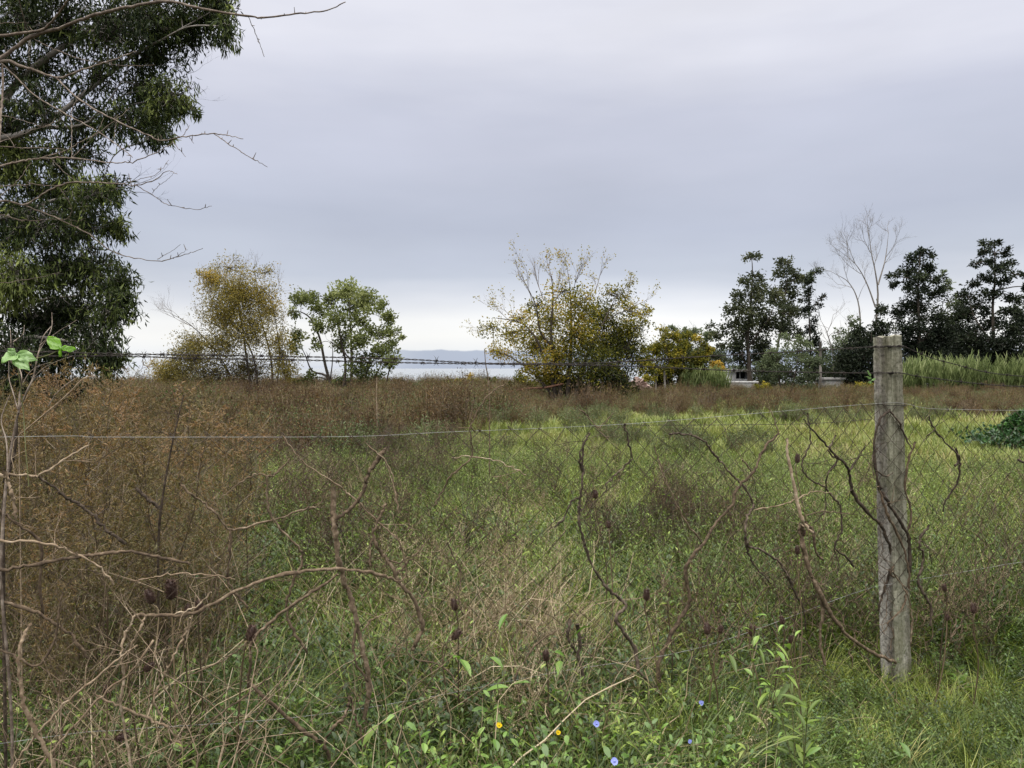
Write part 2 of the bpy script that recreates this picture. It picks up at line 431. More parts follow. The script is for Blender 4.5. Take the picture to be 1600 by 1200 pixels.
def near_point(paths, p):
    best, bd = None, 1e9
    for P, r in paths:
        dd = P - p
        # prefer points below the clump
        c = np.linalg.norm(dd, axis=1) + np.maximum(P[:, 2] - p[2], 0) * 1.5
        i = int(np.argmin(c))
        if c[i] < bd: bd = c[i]; best = (P[i], r[i])
    return best

COVER = 1.55
def make_tree(name, label, cat, Y, base, trunks, clumps, leaf, bark, trunk_r=.14, leaf_L=.16, leaf_W=.08, cover=2.0,
              droop=0.0, bare=(), twig_r=.012, group=None, seed=1, limb=True, tuft=.22, depth=1.0, ntw=1.0, node_sig=.30, bare_mat=None, vary=.10, bscale=1.0):
    """trunks: [[(px,py)...], scale]; clumps: (px,py,rx,ry,tint,cover factor)"""
    g = np.random.default_rng(seed)
    s = Y / FPX
    cover = cover * COVER
    if Y > 20: trunk_r = trunk_r * .68
    root_xy = at(base[0], base[1], Y)
    root = empty(name, (root_xy[0], Y, float(ground_h(root_xy[0], Y))), label, cat, group)
    tb = MB(); paths = []
    span = max(1.0, (max(c[0] for c in clumps) - min(c[0] for c in clumps)) * s * .5) if clumps else 2.0
    for k, tr in enumerate(trunks):
        pts, sc_ = tr if isinstance(tr, tuple) else (tr, 1.0)
        dy = g.normal() * .18 * span * depth
        q = []
        for i, (x, y) in enumerate(pts):
            q.append(at(x, y, Y + dy * i / max(1, len(pts) - 1) + g.normal() * .04 * i))
        q[0][2] = float(ground_h(q[0][0], q[0][1])) - .1 if pts[0][1] > 585 else q[0][2]
        P, r = wob_path(q, trunk_r * sc_, trunk_r * sc_ * .14, per=5, g=g)
        tubes(tb, P, r, bark, n=7)
        paths.append((P, r))
    br = MB(); lb = MB()
    for c in clumps:
        cx, cy, rx, ry = c[:4]; tint = c[4] if len(c) > 4 else .5; cf = c[5] if len(c) > 5 else 1.0
        dz = (rx + ry) / 2 * s * depth
        ctr = at(cx, cy, Y + g.uniform(-.6, .6) * span * depth)
        if limb and paths:
            a, ra = near_point(paths, ctr)
            mid = (a + ctr) / 2 + np.array([0, 0, .12 * np.linalg.norm(ctr - a)]) + g.normal(size=3) * .06 * np.linalg.norm(ctr - a)
            P, r = wob_path([a, mid, ctr], min(ra * .6, .09), twig_r * 1.6, per=5, g=g)
            tubes(tb, P, r, bark, n=5)
        rad = np.array([rx * s, dz, ry * s])
        area = math.pi * rx * ry
        nn = max(4, int(area / 110))
        e = norm(g.normal(size=(nn, 3))) * (g.random((nn, 1)) ** .45)
        nd = ctr + e * rad * .88
        # twigs from clump centre to nodes
        K = 4; t = np.linspace(0, 1, K)[None, :, None]
        st = ctr + g.normal(size=(nn, 3)) * rad * .12
        Pn = st[:, None] * (1 - t) + nd[:, None] * t + g.normal(size=(nn, K, 3)) * .05 * rad.mean() * t
        tubes(br, Pn, np.linspace(twig_r * 1.3, twig_r * .6, K)[None], bark, n=3)
        la = (leaf_L / s) * (leaf_W / s) * .5
        nl = int(area * cover * cf / max(la, .3))
        nt = max(5, nl // 9)
        which = g.integers(0, nn, nt)
        sig = node_sig * rad.mean() * np.array([1, 1, .75])
        tp = nd[which] + g.normal(size=(nt, 3)) * sig * .55
        sel = g.random(nt) < .35 * ntw
        if sel.sum():
            A = nd[which[sel]]; Bq = tp[sel]
            Pt = A[:, None] * (1 - t) + Bq[:, None] * t; Pt[:, 1:3] += g.normal(size=(len(A), 2, 3)) * .03
            tubes(br, Pt, np.linspace(twig_r * .7, twig_r * .35, K)[None], bark, n=3)
        wl_ = g.integers(0, nt, nl)
        lp = tp[wl_] + g.normal(size=(nl, 3)) * tuft * rad.mean() * .45
        ld = g.normal(size=(nl, 3)) + (lp - ctr) / rad.mean() * .6
        ld[:, 2] -= droop * 1.9
        if droop > 0: ld[:, :2] *= .55
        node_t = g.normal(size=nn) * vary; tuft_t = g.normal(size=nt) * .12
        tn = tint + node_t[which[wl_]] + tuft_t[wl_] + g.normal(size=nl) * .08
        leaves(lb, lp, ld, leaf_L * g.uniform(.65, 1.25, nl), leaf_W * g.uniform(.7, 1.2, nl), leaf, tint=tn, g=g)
    for b in bare:
        (x, y), (dx, dyy), ln, rd, dep = b[:5]
        sp = b[5] if len(b) > 5 else .42
        st = at(x, y, Y + g.normal() * .15)
        F = fractal(st, np.array([dx, g.normal() * .25, -dyy]), ln * s, rd * .62, dep, g, spread=sp, up=.12, ratio=.72)
        if len(b) > 6:      # bright remnant leaves on bare twigs
            tips = np.array([p[0][-1] for p in F if p[2] <= 1])
            k = int(len(tips) * b[6]); 
            pick = tips[g.integers(0, len(tips), k)] + g.normal(size=(k, 3)) * .07
            leaves(lb, pick, g.normal(size=(k, 3)), leaf_L * .8, leaf_W * .8, leaf, tint=b[7] + g.normal(size=k) * .12, g=g)
        add_paths(br, F, bare_mat or bark, n=3)
    if tb.n: tb.build("trunk", root)
    if br.n: put(br.build("branches", root), kind="stuff")
    if lb.n: put(lb.build("crown", root, smooth=False), kind="stuff")
    return root

# big drooping tree on the left --------------------------------------------
EU = M['l_euc']
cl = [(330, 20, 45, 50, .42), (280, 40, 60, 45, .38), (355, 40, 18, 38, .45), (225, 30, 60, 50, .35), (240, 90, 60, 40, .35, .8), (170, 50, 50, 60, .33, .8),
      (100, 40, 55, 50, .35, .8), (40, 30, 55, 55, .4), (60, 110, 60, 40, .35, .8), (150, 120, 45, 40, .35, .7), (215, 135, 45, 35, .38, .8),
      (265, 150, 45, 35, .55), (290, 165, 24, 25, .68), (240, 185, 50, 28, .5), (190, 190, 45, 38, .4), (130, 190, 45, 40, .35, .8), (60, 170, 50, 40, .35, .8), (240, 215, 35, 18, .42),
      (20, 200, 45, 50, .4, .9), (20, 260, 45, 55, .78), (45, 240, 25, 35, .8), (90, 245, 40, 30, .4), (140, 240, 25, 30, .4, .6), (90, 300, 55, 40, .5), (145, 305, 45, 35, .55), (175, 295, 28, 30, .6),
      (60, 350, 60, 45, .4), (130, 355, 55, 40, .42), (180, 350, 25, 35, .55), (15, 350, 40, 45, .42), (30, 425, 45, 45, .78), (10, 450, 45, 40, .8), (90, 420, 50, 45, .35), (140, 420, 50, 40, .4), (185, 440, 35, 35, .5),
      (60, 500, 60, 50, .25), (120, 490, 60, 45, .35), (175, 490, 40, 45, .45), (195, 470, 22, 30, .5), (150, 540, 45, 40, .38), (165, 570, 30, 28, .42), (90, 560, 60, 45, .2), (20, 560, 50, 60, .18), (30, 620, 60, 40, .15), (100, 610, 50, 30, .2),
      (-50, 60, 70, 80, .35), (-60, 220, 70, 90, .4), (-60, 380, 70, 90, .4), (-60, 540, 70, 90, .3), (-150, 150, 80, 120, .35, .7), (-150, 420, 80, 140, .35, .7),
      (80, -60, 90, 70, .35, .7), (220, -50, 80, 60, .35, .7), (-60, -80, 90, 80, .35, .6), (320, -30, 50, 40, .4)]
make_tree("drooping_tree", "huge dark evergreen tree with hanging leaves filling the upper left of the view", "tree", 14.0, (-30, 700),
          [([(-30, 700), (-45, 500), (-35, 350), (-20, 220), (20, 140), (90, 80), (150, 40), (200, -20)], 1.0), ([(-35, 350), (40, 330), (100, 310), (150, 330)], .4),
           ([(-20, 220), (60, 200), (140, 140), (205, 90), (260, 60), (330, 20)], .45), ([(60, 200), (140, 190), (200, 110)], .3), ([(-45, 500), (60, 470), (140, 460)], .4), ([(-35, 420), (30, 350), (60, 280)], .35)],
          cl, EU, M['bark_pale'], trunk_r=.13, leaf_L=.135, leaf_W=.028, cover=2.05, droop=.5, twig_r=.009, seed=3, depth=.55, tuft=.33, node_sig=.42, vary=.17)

make_tree("autumn_tree", "twiggy many-stemmed tree with thinning yellow-brown leaves left of the pale green tree", "tree", 40.0, (395, 605),
          [([(395, 608), (385, 560), (380, 520), (372, 470), (376, 430)], 1), ([(426, 608), (423, 560), (408, 500), (400, 450)], .9), ([(405, 608), (395, 555), (362, 500), (330, 470)], .8),
           ([(430, 608), (436, 560), (432, 510), (425, 470)], .7), ([(380, 608), (345, 560), (300, 510), (262, 488)], .6), ([(385, 606), (330, 545), (290, 530)], .5)],
          [(335, 440, 28, 24, .62), (322, 432, 14, 12, .75), (365, 452, 35, 26, .5), (412, 455, 26, 28, .6, .7), (428, 485, 20, 28, .62), (300, 540, 30, 24, .4, .8), (440, 560, 22, 34, .5, .9), (350, 490, 40, 32, .5, 1.3), (395, 510, 36, 36, .52, 1.2), (380, 465, 36, 26, .58, 1.1), (435, 530, 14, 30, .42, .6),
           (340, 535, 40, 28, .34), (300, 560, 35, 26, .3, .7), (330, 584, 60, 22, .16, .9), (256, 574, 20, 20, .72, 1.2), (275, 588, 34, 18, .4, 1.1), (300, 575, 36, 22, .28, 1), (395, 580, 40, 26, .18), (445, 582, 18, 22, .5), (360, 420, 30, 18, .55, .35), (420, 425, 24, 16, .5, .3)],
          M['l_autumn'], M['bark_dark'], trunk_r=.11, leaf_L=.105, leaf_W=.052, cover=1.45, twig_r=.011, seed=8, tuft=.5, node_sig=.42, bare_mat=M['bark_twig'],
          bare=[((372, 470), (-.2, -1), 34, .03, 4), ((376, 430), (.1, -1), 18, .02, 4), ((400, 450), (.1, -1), 26, .025, 4), ((425, 470), (.4, -1), 26, .025, 4), ((300, 510), (-1, -.4), 30, .025, 4),
                ((290, 505), (-1, -.7), 26, .02, 4), ((330, 545), (-1, -.35), 36, .025, 4), ((330, 470), (-.3, -1), 26, .025, 4), ((352, 460), (0, -1), 24, .02, 4), ((262, 488), (-1, -.3), 16, .015, 3), ((436, 540), (.5, -1), 26, .02, 4), ((330, 520), (-.7, -.6), 26, .025, 4)])

make_tree("pale_green_tree", "rounded tree with clear sky between its many dark stems and pale green leaves", "tree", 42.0, (535, 608),
          [([(522, 610), (512, 590), (488, 580), (478, 558), (470, 540)], .9), ([(524, 610), (508, 570), (500, 530), (487, 500), (470, 487), (450, 488)], 1.0), ([(535, 610), (540, 570), (534, 540), (526, 490), (515, 470)], 1),
           ([(548, 610), (550, 560), (548, 510), (546, 470)], 1.1), ([(560, 610), (580, 560), (596, 522)], .9), ([(550, 565), (532, 545), (510, 530)], .5), ([(598, 610), (610, 572), (624, 560)], .6), ([(548, 515), (565, 497), (578, 490)], .5), ([(570, 610), (592, 578), (600, 560)], .6), ([(512, 600), (520, 560), (518, 520)], .5)],
          [(468, 470, 20, 12, .5), (478, 458, 12, 9, .6), (490, 465, 14, 10, .5), (460, 487, 12, 8, .45), (500, 484, 18, 13, .45), (515, 468, 16, 13, .5), (530, 462, 14, 10, .6), (545, 455, 24, 14, .72), (565, 460, 20, 18, .68), (575, 475, 18, 14, .6), (550, 480, 20, 16, .45),
           (525, 500, 20, 18, .45), (565, 500, 18, 14, .5), (590, 485, 14, 12, .55), (602, 500, 16, 14, .6), (588, 520, 22, 14, .5), (612, 522, 14, 10, .6), (466, 518, 11, 16, .5), (462, 538, 11, 12, .45), (500, 512, 12, 18, .5), (495, 540, 10, 8, .4),
           (535, 530, 16, 20, .4), (562, 535, 18, 20, .42), (590, 550, 18, 16, .5), (615, 543, 15, 9, .65), (622, 560, 12, 9, .65), (600, 570, 14, 12, .4), (565, 575, 22, 20, .25), (590, 592, 20, 12, .2), (480, 594, 18, 9, .3), (545, 596, 24, 12, .15), (630, 527, 7, 5, .6)],
          M['l_pale'], M['bark_dark'], trunk_r=.13, leaf_L=.17, leaf_W=.10, cover=2.5, twig_r=.012, seed=21, tuft=.5, node_sig=.42, ntw=.5)

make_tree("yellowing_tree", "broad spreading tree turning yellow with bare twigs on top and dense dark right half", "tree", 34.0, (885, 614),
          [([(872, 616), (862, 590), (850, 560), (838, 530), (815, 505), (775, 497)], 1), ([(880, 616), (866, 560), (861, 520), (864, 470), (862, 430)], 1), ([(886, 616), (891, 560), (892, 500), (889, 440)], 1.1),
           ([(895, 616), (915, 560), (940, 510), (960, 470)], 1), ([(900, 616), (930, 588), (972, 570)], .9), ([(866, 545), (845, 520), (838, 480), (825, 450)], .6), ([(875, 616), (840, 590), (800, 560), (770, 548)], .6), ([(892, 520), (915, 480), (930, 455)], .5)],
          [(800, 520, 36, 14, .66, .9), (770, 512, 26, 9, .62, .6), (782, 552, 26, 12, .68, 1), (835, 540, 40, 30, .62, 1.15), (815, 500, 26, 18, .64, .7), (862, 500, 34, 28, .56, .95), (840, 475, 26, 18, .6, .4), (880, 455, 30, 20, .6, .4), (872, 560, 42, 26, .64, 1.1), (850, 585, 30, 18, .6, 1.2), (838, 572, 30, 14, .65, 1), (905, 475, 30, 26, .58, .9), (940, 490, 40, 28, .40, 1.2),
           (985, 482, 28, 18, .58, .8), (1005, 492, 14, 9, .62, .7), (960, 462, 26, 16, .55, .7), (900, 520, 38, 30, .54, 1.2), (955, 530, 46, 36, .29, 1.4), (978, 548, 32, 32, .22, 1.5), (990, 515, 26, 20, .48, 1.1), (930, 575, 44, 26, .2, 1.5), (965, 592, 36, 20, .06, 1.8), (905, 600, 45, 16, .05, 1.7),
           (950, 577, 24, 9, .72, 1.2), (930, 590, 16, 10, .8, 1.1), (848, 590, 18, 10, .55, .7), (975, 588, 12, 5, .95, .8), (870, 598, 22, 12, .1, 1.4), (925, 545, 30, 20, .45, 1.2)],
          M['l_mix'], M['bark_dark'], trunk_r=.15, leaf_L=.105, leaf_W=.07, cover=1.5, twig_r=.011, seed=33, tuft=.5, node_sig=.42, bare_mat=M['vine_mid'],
          bare=[((838, 490), (-.35, -1), 42, .035, 4, .3, 1.2, .7), ((825, 450), (-.2, -1), 24, .025, 3, .3), ((862, 440), (-.1, -1), 24, .03, 4, .3, .8, .75), ((864, 480), (.3, -1), 40, .03, 4, .3, .8, .75), ((889, 440), (.1, -1), 24, .03, 4, .3, .6, .7), ((892, 470), (.4, -1), 38, .03, 4, .3, .8, .7),
                ((930, 455), (.4, -1), 26, .03, 4, .35, .5, .7), ((960, 470), (.4, -1), 24, .025, 4, .35, 1, .6), ((815, 505), (-1, -.5), 32, .025, 4, .3, 1.0, .7), ((800, 505), (-.8, -.9), 26, .025, 3, .3, 1.0, .7), ((985, 480), (1, -.6), 24, .02, 3, .35, 1.4, .65), ((775, 515), (-1, -.2), 22, .02, 3, .3, 1.0, .7), ((850, 470), (-.5, -1), 36, .03, 4, .25)])

make_tree("yellow_green_tree", "low yellow-green bushy tree standing right of the broad yellowing tree", "tree", 47.0, (1045, 608),
          [([(1045, 610), (1045, 570), (1040, 540)], 1), ([(1050, 610), (1068, 570), (1080, 540)], .8)],
          [(1045, 550, 32, 22, .50), (1030, 575, 24, 18, .44), (1070, 558, 28, 22, .46), (1052, 528, 26, 14, .5, .8), (1078, 530, 22, 16, .42, .9), (1040, 520, 14, 10, .5, .5), (1040, 595, 30, 14, .1, 1.3), (1075, 592, 26, 16, .15, 1.3), (1015, 590, 10, 14, .5), (1100, 545, 16, 18, .5, .9), (1055, 578, 44, 20, .38, 1.1), (1020, 548, 18, 18, .45, 1), (1010, 570, 16, 22, .4, 1), (1095, 575, 26, 24, .35, 1.1), (1112, 590, 18, 14, .3, 1)],
          M['l_mix'], M['bark_dark'], trunk_r=.1, leaf_L=.14, leaf_W=.09, cover=2.2, seed=41, group=None,
          bare=[((1060, 530), (0, -1), 14, .02, 3), ((1085, 535), (.1, -1), 16, .02, 3), ((1040, 530), (-.2, -1), 12, .02, 3)])
make_tree("orange_bush", "small bush with orange-yellow autumn leaves beside the white shed", "bush", 58.0, (1125, 600),
          [([(1125, 602), (1122, 580), (1120, 565)], 1)], [(1115, 570, 14, 10, .5), (1130, 572, 14, 14, .7), (1120, 585, 20, 12, .4)], M['l_orange'], M['bark_dark'], trunk_r=.05, leaf_L=.2, leaf_W=.13, cover=2, seed=42)
OL = M['l_olive']
make_tree("eucalyptus_tree", "tall olive-green tree with a small separate tuft at its top and clumped foliage", "tree", 54.0, (1171, 606),
          [([(1171, 608), (1170, 570), (1168, 530), (1172, 480), (1175, 440), (1174, 405)], 1.1), ([(1178, 608), (1172, 585), (1158, 555), (1146, 525), (1142, 500)], .55), ([(1168, 530), (1150, 500), (1148, 470)], .5), ([(1170, 540), (1200, 500), (1212, 470)], .5)],
          [(1170, 402, 12, 10, .5, .8), (1184, 400, 8, 6, .5, .7), (1160, 440, 13, 14, .55, .8), (1182, 432, 12, 14, .5, .8), (1150, 460, 10, 13, .5), (1150, 485, 18, 16, .5), (1180, 465, 26, 22, .5), (1208, 462, 18, 16, .55), (1140, 510, 18, 14, .45), (1118, 522, 14, 12, .5, .7), (1108, 512, 8, 9, .5, .5),
           (1165, 520, 28, 24, .35), (1200, 505, 28, 24, .35), (1226, 492, 16, 18, .4), (1145, 543, 22, 12, .3), (1160, 560, 22, 14, .2, 1), (1195, 565, 22, 22, .2, 1), (1190, 538, 18, 14, .3), (1175, 490, 22, 20, .6), (1120, 540, 12, 9, .35, .8)],
          OL, M['bark_dark'], trunk_r=.22, leaf_L=.22, leaf_W=.12, cover=2.1, twig_r=.016, seed=51, tuft=.45, node_sig=.36)
make_tree("eucalyptus_tree", "slimmer olive tree with a rounded head rising just right of the tallest olive tree", "tree", 57.0, (1205, 606),
          [([(1205, 608), (1212, 560), (1222, 500), (1228, 450), (1232, 420)], 1)],
          [(1232, 412, 16, 10, .6), (1222, 430, 14, 14, .5), (1242, 432, 14, 14, .55), (1230, 455, 20, 16, .45), (1252, 442, 9, 10, .5), (1220, 478, 14, 16, .4), (1240, 490, 14, 14, .4, .8), (1225, 515, 22, 18, .35), (1245, 525, 12, 12, .35, .7)],
          OL, M['bark_dark'], trunk_r=.16, leaf_L=.22, leaf_W=.12, cover=2.1, twig_r=.016, seed=52, tuft=.45, node_sig=.36)
make_tree("column_tree", "narrow dark column-shaped tree with two short side arms", "tree", 55.0, (1268, 606),
          [([(1268, 608), (1266, 540), (1264, 480), (1272, 428)], 1), ([(1265, 490), (1280, 470), (1290, 462)], .4)],
          [(1274, 426, 11, 8, .65), (1266, 440, 12, 12, .5), (1262, 462, 10, 12, .4), (1262, 485, 11, 12, .3), (1287, 464, 7, 5, .35, .9), (1278, 474, 7, 5, .3), (1250, 469, 6, 4, .35), (1266, 510, 12, 14, .2), (1268, 535, 13, 14, .2), (1268, 560, 17, 18, .15), (1266, 585, 20, 18, .15)],
          M['l_pine'], M['bark_dark'], trunk_r=.12, leaf_L=.2, leaf_W=.09, cover=2.3, twig_r=.016, seed=53, tuft=.45)
make_tree("grey_green_bush", "large grey-green bush in front of the narrow column tree", "bush", 45.0, (1225, 610),
          [([(1222, 612), (1215, 580), (1208, 560)], 1), ([(1235, 612), (1245, 570), (1250, 545)], 1)],
          [(1215, 562, 28, 24, .5), (1250, 548, 28, 22, .6), (1232, 532, 20, 12, .65, .8), (1200, 588, 22, 18, .4), (1238, 588, 34, 20, .3), (1268, 568, 16, 24, .4, .8), (1190, 572, 12, 16, .5, .7), (1262, 595, 22, 14, .3)],
          M['l_grey'], M['bark_dark'], trunk_r=.07, leaf_L=.16, leaf_W=.08, cover=1.6, seed=54)
make_tree("bare_tree", "tall pale leafless tree spreading fine twigs against the grey sky behind the fence post", "tree", 60.0, (1362, 600),
          [([(1365, 610), (1366, 540), (1372, 470), (1369, 430), (1361, 390), (1358, 355)], 1.2), ([(1368, 480), (1353, 440), (1336, 412), (1312, 392)], .7), ([(1372, 445), (1384, 402), (1388, 362)], .7), ([(1346, 560), (1342, 480), (1326, 442), (1298, 424)], .8)], [],
          M['l_pine'], M['bark_pale'], trunk_r=.13, seed=62,
          bare=[((1358, 370), (0, -1), 20, .05, 5), ((1360, 395), (-.5, -1), 25, .05, 5), ((1366, 415), (.2, -1), 25, .04, 5), ((1388, 365), (.2, -1), 16, .04, 5), ((1384, 402), (.7, -1), 26, .04, 5), ((1336, 412), (-.5, -1), 30, .05, 5), ((1312, 392), (-.8, -.6), 14, .035, 5), ((1325, 402), (0, -1), 26, .04, 5),
                ((1345, 428), (-.8, -.4), 28, .045, 5), ((1326, 442), (-.5, -1), 24, .04, 5), ((1298, 424), (-1, -.5), 14, .035, 5), ((1340, 470), (.3, -1), 30, .04, 5), ((1380, 415), (1, -.8), 20, .04, 4), ((1333, 450), (-1, -.2), 28, .04, 5)])
make_tree("bare_tree", "small pale leafless tree between the column tree and the dark conifers", "tree", 56.0, (1300, 600),
          [([(1300, 608), (1302, 560), (1292, 520), (1282, 500)], .8), ([(1304, 608), (1318, 560), (1322, 530)], .7)],
          [(1310, 520, 18, 22, .55, .3), (1330, 505, 18, 16, .5, .4), (1310, 560, 24, 28, .4, .8), (1300, 582, 28, 20, .25, 1.2), (1320, 590, 26, 16, .2, 1.2)],
          M['l_grey'], M['bark_pale'], trunk_r=.12, leaf_L=.2, leaf_W=.11, seed=63, cover=1.3,
          bare=[((1282, 500), (-.2, -1), 24, .04, 4), ((1292, 520), (.3, -1), 30, .04, 4), ((1300, 545), (-.6, -1), 24, .03, 4), ((1322, 530), (.2, -1), 26, .04, 4), ((1318, 560), (.8, -.6), 22, .03, 3)])
PN = M['l_pine']
pk = dict(leaf=PN, bark=M['bark_dark'], leaf_L=.24, leaf_W=.10, cover=2.9, twig_r=.02, tuft=.42, node_sig=.38)
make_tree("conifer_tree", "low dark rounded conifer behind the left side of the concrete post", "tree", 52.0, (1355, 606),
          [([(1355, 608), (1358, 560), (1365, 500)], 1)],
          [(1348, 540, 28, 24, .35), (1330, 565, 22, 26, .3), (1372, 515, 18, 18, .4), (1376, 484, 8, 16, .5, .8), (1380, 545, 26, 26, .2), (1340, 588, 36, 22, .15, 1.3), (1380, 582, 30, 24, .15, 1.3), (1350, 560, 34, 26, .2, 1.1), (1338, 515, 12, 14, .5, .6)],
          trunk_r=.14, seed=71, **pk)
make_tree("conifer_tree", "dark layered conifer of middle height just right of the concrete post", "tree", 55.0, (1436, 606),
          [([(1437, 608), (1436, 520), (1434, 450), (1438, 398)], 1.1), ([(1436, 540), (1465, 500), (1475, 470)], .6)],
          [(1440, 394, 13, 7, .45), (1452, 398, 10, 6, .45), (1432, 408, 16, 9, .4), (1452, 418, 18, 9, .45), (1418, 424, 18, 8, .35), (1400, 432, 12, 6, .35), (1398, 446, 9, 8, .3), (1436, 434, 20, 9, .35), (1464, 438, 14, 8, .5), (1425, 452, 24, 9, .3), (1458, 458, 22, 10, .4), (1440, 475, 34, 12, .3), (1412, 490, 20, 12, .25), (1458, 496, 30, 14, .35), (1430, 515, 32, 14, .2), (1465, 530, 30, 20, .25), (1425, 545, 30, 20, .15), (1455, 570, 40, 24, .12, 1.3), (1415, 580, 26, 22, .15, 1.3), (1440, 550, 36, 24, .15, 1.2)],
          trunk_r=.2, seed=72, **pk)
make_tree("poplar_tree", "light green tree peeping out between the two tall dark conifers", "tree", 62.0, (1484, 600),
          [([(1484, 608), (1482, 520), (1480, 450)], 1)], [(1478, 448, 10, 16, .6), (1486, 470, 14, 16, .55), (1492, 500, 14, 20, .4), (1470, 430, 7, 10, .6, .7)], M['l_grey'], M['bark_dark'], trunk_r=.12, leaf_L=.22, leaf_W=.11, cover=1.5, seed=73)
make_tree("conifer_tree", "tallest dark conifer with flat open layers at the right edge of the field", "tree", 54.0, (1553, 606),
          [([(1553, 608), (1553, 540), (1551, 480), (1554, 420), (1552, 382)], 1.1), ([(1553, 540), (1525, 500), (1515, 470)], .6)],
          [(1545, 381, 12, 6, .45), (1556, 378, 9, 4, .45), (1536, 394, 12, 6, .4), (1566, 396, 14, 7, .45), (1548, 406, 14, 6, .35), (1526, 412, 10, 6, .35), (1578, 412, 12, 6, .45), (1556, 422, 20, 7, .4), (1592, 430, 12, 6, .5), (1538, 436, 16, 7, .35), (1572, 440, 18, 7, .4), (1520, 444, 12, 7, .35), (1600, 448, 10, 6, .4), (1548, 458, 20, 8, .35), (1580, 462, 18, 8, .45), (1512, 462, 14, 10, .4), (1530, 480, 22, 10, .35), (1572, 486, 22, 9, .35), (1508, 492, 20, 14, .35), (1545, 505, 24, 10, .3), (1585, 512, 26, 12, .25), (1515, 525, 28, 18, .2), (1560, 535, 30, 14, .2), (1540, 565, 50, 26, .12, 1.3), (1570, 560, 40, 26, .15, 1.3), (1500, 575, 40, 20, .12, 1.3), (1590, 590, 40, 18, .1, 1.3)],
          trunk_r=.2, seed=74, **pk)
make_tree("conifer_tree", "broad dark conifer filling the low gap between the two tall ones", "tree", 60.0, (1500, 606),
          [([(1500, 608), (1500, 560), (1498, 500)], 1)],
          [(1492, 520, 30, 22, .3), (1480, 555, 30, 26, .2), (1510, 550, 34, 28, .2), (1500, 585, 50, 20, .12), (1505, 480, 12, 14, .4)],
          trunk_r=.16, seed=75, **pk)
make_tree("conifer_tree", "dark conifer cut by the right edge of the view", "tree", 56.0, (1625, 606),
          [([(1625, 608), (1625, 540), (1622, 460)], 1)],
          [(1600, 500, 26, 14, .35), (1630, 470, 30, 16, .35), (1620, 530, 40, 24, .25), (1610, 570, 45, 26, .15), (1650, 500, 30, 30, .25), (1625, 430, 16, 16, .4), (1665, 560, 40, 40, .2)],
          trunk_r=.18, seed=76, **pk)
make_tree("pale_tree", "thin grey-green tree behind the yellow-green bush and the tall olive trees", "tree", 66.0, (1092, 598),
          [([(1090, 600), (1092, 560), (1088, 525)], 1)],
          [(1055, 520, 20, 12, .6, .8), (1085, 520, 20, 14, .5, .9), (1105, 525, 16, 16, .4, 1), (1100, 552, 24, 18, .35), (1080, 560, 24, 20, .4), (1060, 545, 28, 24, .5), (1125, 560, 24, 18, .35), (1150, 580, 30, 16, .3)],
          M['l_grey'], M['bark_pale'], trunk_r=.12, leaf_L=.20, leaf_W=.11, cover=1.9, seed=77)
# far low scrub at the field edge, each clump its own bush
for i, (x, y, rx, ry, tn, Yb, lab) in enumerate([
        (735, 592, 14, 10, .78, 46, "small straw-yellow bush on the skyline left of the yellowing tree"),
        (710, 594, 16, 7, .6, 48, "flat olive bush on the skyline beside the straw-yellow one"),
        (690, 597, 10, 4, .3, 50, "tiny dark bush on the skyline under the cloud bank"),
        (765, 596, 14, 9, .25, 44, "dark green bush at the foot of the thin dead stalk"),
        (815, 597, 28, 10, .35, 42, "green bush under the left branches of the yellowing tree"),
        (470, 596, 22, 9, .35, 46, "dark green bush between the autumn tree and the pale green tree"),
        (628, 598, 14, 5, .3, 48, "low dark bush just right of the pale green tree"),
        (980, 602, 16, 12, .3, 44, "green bush against the right foot of the yellowing tree"),
        (1195, 603, 14, 7, .45, 43, "bright low bush at the foot of the tall olive tree"),
        (1350, 604, 30, 9, .5, 46, "low leafy bush left of the concrete post in the distance")]):
    make_tree("low_bush", lab, "bush", Yb, (x, 606), [([(x, 608), (x + 2, y)], 1)],
              [(x, y, rx, ry, tn), (x - rx * .4, y + 3, rx * .6, ry * .8, tn - .1), (x + rx * .5, y + 4, rx * .6, ry * .8, tn)],
              M['l_mix'] if tn < .7 else M['l_autumn'], M['bark_dark'], trunk_r=.03, leaf_L=.12, leaf_W=.07, cover=1.6, seed=100 + i)

make_tree("green_bush", "dense green bush wall under the tall olive trees left of the grey-green bush", "bush", 60.0, (1160, 604),
          [([(1160, 606), (1158, 580)], 1)], [(1120, 560, 18, 14, .35), (1190, 562, 22, 26, .4), (1200, 580, 24, 20, .3), (1200, 592, 28, 12, .2, 1.2)], M['l_olive'], M['bark_dark'], trunk_r=.08, leaf_L=.18, leaf_W=.10, cover=1.9, seed=81)
make_tree("green_bush", "olive green thicket filling the gap behind the small bare tree and the tank", "bush", 62.0, (1300, 602),
          [([(1300, 604), (1302, 570)], 1)], [(1290, 560, 20, 26, .35), (1318, 545, 20, 28, .4), (1300, 585, 34, 18, .2, 1.2), (1336, 540, 14, 26, .35)], M['l_grey'], M['bark_dark'], trunk_r=.08, leaf_L=.18, leaf_W=.10, cover=1.8, seed=82)
